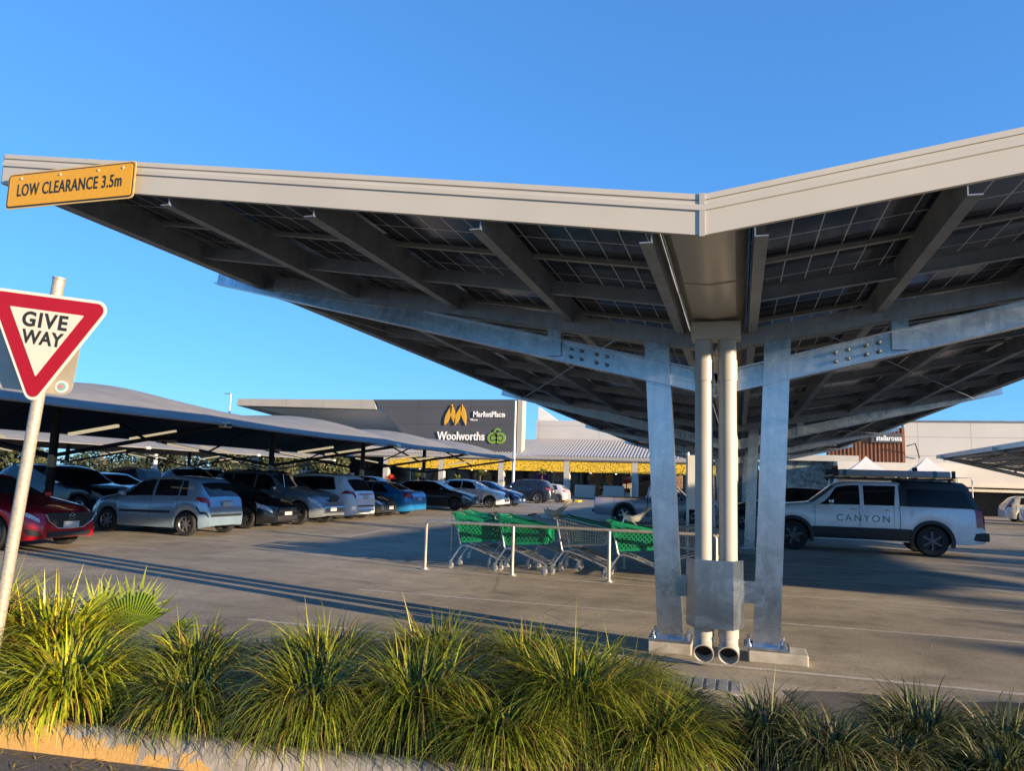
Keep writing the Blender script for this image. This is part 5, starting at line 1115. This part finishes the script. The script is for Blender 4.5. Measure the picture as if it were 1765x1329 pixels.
# ------------------------------------------------------------------ trees beyond the far rows
def leafmat(name, lo, hi):
    m, nt, b = nmat(name); v = coords(nt); n = noise(nt, v, 1.1, 4, .6); r = ramp(nt, [(.3, lo), (.7, hi)]); link(nt, n, 'Fac', r, 'Fac'); link(nt, r, 'Color', b, 'Base Color'); b.inputs['Roughness'].default_value = .6; return m
m_tree = [leafmat('dark_leaves', (.010, .018, .006), (.028, .038, .012)), leafmat('olive_leaves', (.022, .032, .007), (.058, .062, .012))]
def tree(x, y, h, w, n, label, kind, clumps=26, z0=.8, name='tree', group='trees beyond the far car rows'):
    T = thing(name, label, 'tree', (x, y, 0), 0, group, world=True)
    b = MB(); b.tube([(x, y, 0), (x + .1, y, h * .3), (x - .1, y, h * .7)], [.16, .12, .05], 8)
    C = []
    for k in range(clumps):
        a = rng.uniform(0, 2 * math.pi); q = rng.random() ** .5; t = rng.random(); rr_ = w * (1 - .55 * t ** 2) * q; C.append((x + rr_ * math.cos(a), y + rr_ * math.sin(a), z0 + (h - z0) * t, rng.uniform(.35, .75) * w * .5))
        if k < 7: b.tube([(x, y, h * .3), (x + rr_ * .5 * math.cos(a), y + rr_ * .5 * math.sin(a), h * .55), C[-1][:3]], [.06, .04, .015], 5)
    b.build('trunk', M['bark'], T, 60); b = MB()
    for (cx_, cy_, cz, r_) in C:
        for k in range(n // clumps):
            d = Vector(rng.normal(size=3)).normalized() * r_ * rng.uniform(.5, 1.05); p = Vector((cx_, cy_, cz)) + d; a_ = Vector(rng.normal(size=3)).normalized(); u = a_.orthogonal().normalized(); s = .115
            b.add([p - u * s, p + a_ * s * 1.8, p + u * s, p - a_ * s * 1.2], [(0, 1, 2, 3)])
    b.build('crown', m_tree[kind], T)
TS = [(-70, 50, 4.4, 3.2, 0, 'olive bush above the long black suv'), (-63, 53, 3.9, 2.8, 1, 'rounded olive green bush left of the pale pole'), (-60, 60, 4.8, 3.4, 0, 'dark dense tree behind the pale pole'), (-57, 66, 5.0, 3.4, 0, 'dark tree right of the pale pole'), (-53, 70, 4.6, 3.4, 0, 'dark low tree above the silver blue hatchback'), (-49, 74, 4.6, 3.2, 1, 'olive tree above the black coupe'), (-44, 76, 4.2, 2.6, 1, 'olive bush above the grey wagon'), (-76, 58, 5.5, 4, 1, 'larger olive tree at the left edge'), (-66, 72, 5.6, 4, 1, 'tall olive tree in the far gap between the sails'), (-83, 44, 4.5, 3.6, 0, 'dark bush at the far left edge')]
for x, y, h, w, k, lab in TS: tree(x, y, h, w, 2600, lab, k, 34)
T = thing('far_house', 'pale low house glimpsed between the far trees', 'building', (-62, 92, 0), 0, world=True)
b = MB(); b.box((-62, 92, 1.6), (14, 6, 3.2)); wl = b.build('wall', mat('far_house_wall', (.55, .50, .40), .8), T)
b = MB(); b.hexa([(-70, 88, 3.2), (-54, 88, 3.2), (-54, 96, 3.2), (-70, 96, 3.2), (-67, 91.5, 5), (-57, 91.5, 5), (-57, 92.5, 5), (-67, 92.5, 5)]); b.build('roof', mat('far_house_roof', (.22, .14, .10), .8), T)
SUN_E, SKY_S, EXPO = 5., .12, 1.3
# ------------------------------------------------------------------ strappy plants in the bed
def blade_mat(name, stops):
    m, nt, b = nmat(name); a = nt.nodes.new('ShaderNodeAttribute'); a.attribute_name = 'tone'
    r = ramp(nt, stops); link(nt, a, 'Fac', r, 'Fac'); link(nt, r, 'Color', b, 'Base Color'); b.inputs['Roughness'].default_value = .42
    b.inputs['Specular IOR Level'].default_value = .4
    tr = nt.nodes.new('ShaderNodeBsdfTranslucent'); link(nt, r, 'Color', tr, 'Color'); mx = nt.nodes.new('ShaderNodeMixShader'); mx.inputs[0].default_value = .22
    nt.links.new(b.outputs[0], mx.inputs[1]); nt.links.new(tr.outputs[0], mx.inputs[2]); nt.links.new(mx.outputs[0], nt.nodes['Material Output'].inputs[0]); return m
m_b1 = blade_mat('yellow_green_blades', [(0, (.05, .035, .015)), (.07, (.30, .18, .03)), (.13, (.09, .14, .010)), (.5, (.29, .34, .016)), (.85, (.55, .50, .03)), (1, (.62, .48, .05))])
m_b2 = blade_mat('green_blades', [(0, (.06, .04, .018)), (.06, (.26, .17, .05)), (.12, (.030, .050, .008)), (.5, (.13, .17, .014)), (.85, (.32, .33, .03)), (1, (.52, .40, .06))])
m_b3 = blade_mat('shaded_blades', [(0, (.07, .05, .03)), (.12, (.24, .18, .09)), (.2, (.04, .055, .018)), (.6, (.10, .125, .04)), (.92, (.22, .23, .09)), (1, (.42, .36, .18))])  # duller blade copy, the shade over the right end painted into its colour
def clump(x, y, z, h, rad, n, m, label, up=0., bw=.0065, name='grass_clump', spikes=0):
    V = []; F = []; T_ = []; la, lm_ = rng.uniform(0, 6.3), rng.uniform(.1, .45)
    for k in range(n + spikes):
        sp = k >= n
        a = rng.uniform(0, 2 * math.pi); r0 = .13 * rad / .5 * math.sqrt(rng.random()); px, py = x + r0 * math.cos(a), y + r0 * math.sin(a); a += rng.normal() * .5 + lm_ * math.sin(la - a)
        L = (h * .72 + rad * .56) * rng.uniform(.6, 1.15); e0 = R(rng.uniform(38, 89)) if not sp else R(rng.uniform(72, 89)); e0 = min(R(89), e0 + up * .2)
        droop = rng.uniform(1.15, 2.7) * (1 - .8 * up) if not sp else rng.uniform(.05, .3)
        if sp: L *= .95; 
        ns = 7; w = bw * rng.uniform(.65, 1.3); tone = rng.beta(2.2, 2.4) if rng.random() > .13 else rng.uniform(0, .1)
        if sp: tone = rng.uniform(.75, 1)
        p = np.array([px, py, z + rng.uniform(-.01, .03)]); tw = rng.normal() * .5; base = len(V)
        for i in range(ns + 1):
            t = i / ns; e = e0 - droop * t ** 1.35 * 1.25; d = np.array([math.cos(a) * math.cos(e), math.sin(a) * math.cos(e), math.sin(e)])
            s = np.array([-math.sin(a + tw), math.cos(a + tw), .15 * math.sin(k)]); ww = w * (.55 + .9 * t if t < .4 else (1 - t) / .6 * .9 + .02)
            V.append(tuple(p - s * ww)); V.append(tuple(p + s * ww)); T_ += [tone, tone]
            p = p + d * L / ns
            if p[2] < .02: p[2] = .02 + .02 * rng.random()
            if i: F.append((base + 2 * i - 2, base + 2 * i - 1, base + 2 * i + 1, base + 2 * i))
    T = thing(name, label, 'plant', (x, y, z), 0, 'strappy grass clumps in the planting bed')
    me = bpy.data.meshes.new('foliage'); me.from_pydata([(v[0] - x, v[1] - y, v[2] - z) for v in V], [], F); at = me.attributes.new('tone', 'FLOAT', 'POINT'); at.data.foreach_set('value', T_); me.materials.append(m)
    me.polygons.foreach_set('use_smooth', [True] * len(F)); o = bpy.data.objects.new('foliage', me); col.objects.link(o); o.parent = T
    return T
CL = [(-5.25, 4.25, .70, .66, 900, m_b1, 'tall yellow green clump cut by the left edge', .35, .012, 24),
      (-4.68, 4.42, .66, .54, 1150, m_b1, 'tall bright yellow clump left of the fan palm', .30, .012, 24),
      (-4.05, 3.98, .42, .62, 1100, m_b1, 'low yellow clump spilling over the painted kerb at the left', .05, .010, 4),
      (-3.55, 4.50, .42, .62, 1500, m_b2, 'round green clump just right of the fan palm', 0, .0075, 2),
      (-3.20, 4.05, .34, .52, 1000, m_b2, 'smaller green clump over the bare grey part of the kerb', 0, .007, 0),
      (-2.80, 4.95, .44, .64, 1500, m_b2, 'dark green clump with a few upright yellow blades', 0, .007, 8),
      (-2.45, 4.20, .40, .66, 1500, m_b2, 'brown flecked clump drooping over the kerb left of centre', 0, .0065, 0),
      (-2.12, 5.35, .44, .64, 1500, m_b2, 'back row clump below the long column shadow', 0, .007, 12),
      (-1.85, 4.42, .44, .70, 1700, m_b2, 'broad green clump in the front row left of centre', 0, .0065, 3),
      (-1.45, 5.45, .43, .62, 1500, m_b2, 'back row clump just left of the left column base', 0, .007, 6),
      (-.95, 4.72, .50, .74, 2200, m_b2, 'largest round clump in front of the left column base', 0, .006, 3),
      (-1.25, 4.18, .34, .56, 1200, m_b2, 'low clump at the bottom edge left of the largest clump', 0, .006, 0),
      (-.45, 4.45, .32, .56, 1200, m_b2, 'green clump at the bottom edge below the pipe mouths', 0, .006, 0),
      (-.42, 5.05, .22, .46, 900, m_b3, 'small clump hiding the drain grate edge', 0, .006, 3),
      (.14, 4.80, .24, .52, 1000, m_b3, 'dull flattened clump right of the drain grate', 0, .0065, 3),
      (.45, 4.62, .26, .46, 800, m_b3, 'low grey green clump at the bottom edge under the right column', 0, .0065, 2),
      (1.02, 5.12, .32, .48, 800, m_b3, 'sparse grey green clump alone on the right', .05, .007, 6),
      (.80, 4.72, .22, .40, 600, m_b3, 'low dull clump at the bottom edge near the right corner', 0, .0065, 0),
      (1.45, 5.12, .28, .46, 700, m_b3, 'sparse clump cut by the right edge', .05, .007, 5),
      (-3.30, 5.02, .26, .44, 800, m_b2, 'small filler clump behind, right of the fan palm', 0, .007, 2),
      (-2.62, 4.62, .36, .5, 1000, m_b2, 'small clump wedged between two drooping clumps left of centre', 0, .0065, 2),
      (-1.72, 4.98, .40, .55, 1100, m_b2, 'middle clump between the front and back rows left of the columns', 0, .0065, 4),
      (-.72, 5.35, .34, .5, 900, m_b2, 'small clump behind the largest round clump', 0, .0065, 3),
      (1.30, 4.75, .20, .40, 500, m_b3, 'small low clump in the bottom right corner', .05, .0065, 2)]
for x, y, h, rd, n, m, lab, up, bw, sp in CL: clump(x, y, .125, h, rd, int(n * 1.4), m, lab, up, bw, spikes=sp)
# fan palm seedling
T = thing('fan_palm', 'young fan palm with a spread pleated leaf among the grass clumps', 'plant', (-4.5, 4.85, .12), 0, world=True)
m_fan = blade_mat('fan_leaf', [(0, (.05, .10, .015)), (.5, (.13, .20, .02)), (1, (.30, .34, .05))])
def fan(c, nrm, upv, r, span, n, nm):
    nrm = Vector(nrm).normalized(); upv = (Vector(upv) - nrm * Vector(upv).dot(nrm)).normalized(); sd = upv.cross(nrm); V = []; F = []; T_ = []; c = Vector(c)
    for k in range(n):
        for h in (0, 1):
            a = R(-span / 2 + span * (k + h * .5) / n); a2 = R(-span / 2 + span * (k + h * .5 + .5) / n); rr = r * (1 - .22 * abs(2 * k / n - 1) ** 2) * rng.uniform(.88, 1.08)
            d1 = upv * math.cos(a) + sd * math.sin(a); d2 = upv * math.cos(a2) + sd * math.sin(a2); o1 = nrm * (.012 * (1 - 2 * h)); o2 = -o1
            q = len(V); V += [c, c + d1 * rr * .62 + o1, c + d2 * rr * .62 + o2]; F.append((q, q + 1, q + 2)); T_ += [.3 + .4 * h, .45 + .3 * h, .45 + .3 * h]
        a = R(-span / 2 + span * (k + .5) / n); d = upv * math.cos(a) + sd * math.sin(a); a0 = R(-span / 2 + span * k / n); a1 = R(-span / 2 + span * (k + 1) / n)
        q = len(V); tipd = nrm * (rng.normal() * .04 + .03) - Vector((0, 0, abs(rng.normal()) * .05)); V += [c + (upv * math.cos(a0) + sd * math.sin(a0)) * rr * .61, c + (upv * math.cos(a1) + sd * math.sin(a1)) * rr * .61, c + d * rr + tipd]; F.append((q, q + 1, q + 2)); T_ += [.7, .8, 1.]
        V += [c + d * rr * .98 + tipd, c + d * rr * 1.15 + tipd * 1.5 + Vector((rng.normal() * .012, rng.normal() * .012, .0)) , c + d * rr * .97 + upv * .004 + tipd]; F.append((q + 3, q + 4, q + 5)); T_ += [1, 1, 1]
    Mi = Vector(ORG[T.name][0]); me = bpy.data.meshes.new(nm); me.from_pydata([tuple(v - Mi) for v in V], [], F); at = me.attributes.new('tone', 'FLOAT', 'POINT'); at.data.foreach_set('value', T_); me.materials.append(m_fan)
    o = bpy.data.objects.new(nm, me); col.objects.link(o); o.parent = T
fan((-4.42, 4.83, .40), (.45, -1, .25), (-.05, .05, 1), .52, 118, 24, 'leaf')
fan((-4.60, 4.75, .38), (1, -.25, .1), (-.35, .1, 1), .48, 100, 20, 'leaf')
fan((-4.22, 4.92, .36), (-.1, -.8, .7), (1, .1, .45), .40, 90, 14, 'leaf')
b = MB()
for q in ((-4.42, 4.83, .46), (-4.60, 4.75, .42), (-4.22, 4.92, .36)): b.tube([(-4.46, 4.87, .1), q], [.012, .007], 6)
b.build('stem', m_fan, T)
# fallen leaves on the road by the kerb
lb = MB()
for k in range(170):
    s = rng.uniform(-1.2, 3.4); t = -abs(rng.normal()) * .14 - .01; p = kp(s, t, .008 + .006 * rng.random()); a = rng.uniform(0, 6.3); l = rng.uniform(.015, .06); d = Vector((math.cos(a), math.sin(a), rng.uniform(-.1, .1))) * l; n_ = Vector((-math.sin(a), math.cos(a), 0)) * .005
    lb.add([p - d, p + n_, p + d, p - n_], [(0, 1, 2, 3)])
o = lb.build('leaf_litter', mat('dry_leaf', (.34, .24, .05), .7, 0, .5, 20)); o['kind'] = 'stuff'
# asphalt crumbs and small stones
gb = MB()
for k in range(130):
    x, y = rng.uniform(-6, 4), rng.uniform(5.8, 13); s = rng.uniform(.004, .012)
    gb.add([(x - s, y, .003), (x, y - s, .003), (x + s, y, .003), (x, y + s, .003), (x, y, .003 + s)], [(0, 1, 4), (1, 2, 4), (2, 3, 4), (3, 0, 4)])
o = gb.build('gravel', mat('grey_grit', (.2, .18, .15), .9)); o['kind'] = 'stuff'

# trees added at the far right edge of the lot (outside the frame; their shade falls across the bays)
def bigtree(x, y, h, w, lab):
    tree(x, y, h, w, 2600, lab, 0, 40, .5, group='unseen shade trees right of the car park')
for i, (y, h) in enumerate(((-4.6, 6.4), (-1.2, 6.8), (2.2, 6.4), (5.6, 6.3), (9, 6.2), (12.4, 6.6), (16, 6.4))):
    bigtree(40 + .8 * math.sin(i * 2.1), y, h, 2.6, 'unseen leafy tree right of the car park, placed for its shade')

# ------------------------------------------------------------------ camera, sun, sky
cam = bpy.data.cameras.new('camera'); co = bpy.data.objects.new('camera', cam); col.objects.link(co); sc.camera = co
f_px, yaw, pit, rol, hc = 1300., R(16.8), R(7.165), R(1.8), 1.65
fw = Vector((-math.sin(yaw) * math.cos(pit), math.cos(yaw) * math.cos(pit), math.sin(pit))); rt = Vector((math.cos(yaw), math.sin(yaw), 0)); upc = rt.cross(fw)
Rr = rt * math.cos(rol) + upc * math.sin(rol); Ur = upc * math.cos(rol) - rt * math.sin(rol)
mw = Matrix((Rr, Ur, -fw)).transposed().to_4x4(); mw.translation = Vector((0, 0, hc)); co.matrix_world = mw
cam.sensor_fit = 'HORIZONTAL'; cam.sensor_width = 36; cam.lens = f_px / 1765 * 36; cam.clip_start = .05; cam.clip_end = 4000
EL, AZ = R(10.2), math.atan2(.958, -.287)        # azimuth measured clockwise from +Y
sd = Vector((math.sin(AZ) * math.cos(EL), math.cos(AZ) * math.cos(EL), math.sin(EL)))
sun = bpy.data.lights.new('sun', 'SUN'); sun.energy = SUN_E; sun.angle = R(.5); sun.color = (1, .77, .50); so = bpy.data.objects.new('sun', sun); col.objects.link(so)
so.rotation_euler = (-sd).to_track_quat('-Z', 'Y').to_euler()
w = bpy.data.worlds.new('World'); sc.world = w; w.use_nodes = True; nt = w.node_tree; bg = nt.nodes['Background']
sk = nt.nodes.new('ShaderNodeTexSky'); sk.sky_type = 'NISHITA'; sk.sun_disc = False; sk.sun_elevation = EL; sk.sun_rotation = AZ; sk.altitude = 0; sk.air_density = 1.; sk.dust_density = 0; sk.ozone_density = 6.
gm = nt.nodes.new('ShaderNodeGamma'); gm.inputs[1].default_value = .60; nt.links.new(sk.outputs[0], gm.inputs[0])
mu = nt.nodes.new('ShaderNodeMix'); mu.data_type = 'RGBA'; mu.blend_type = 'MULTIPLY'; mu.inputs[0].default_value = 1; mu.inputs[7].default_value = (.74, 1.25, 1.78, 1); nt.links.new(gm.outputs[0], mu.inputs[6]); nt.links.new(mu.outputs[2], bg.inputs[0]); bg.inputs[1].default_value = SKY_S
sc.view_settings.view_transform = 'Standard'; sc.view_settings.look = 'None'; sc.view_settings.gamma = 1; sc.view_settings.exposure = EXPO
sc.cycles.use_adaptive_sampling = True; sc.cycles.max_bounces = 8; sc.cycles.transparent_max_bounces = 16
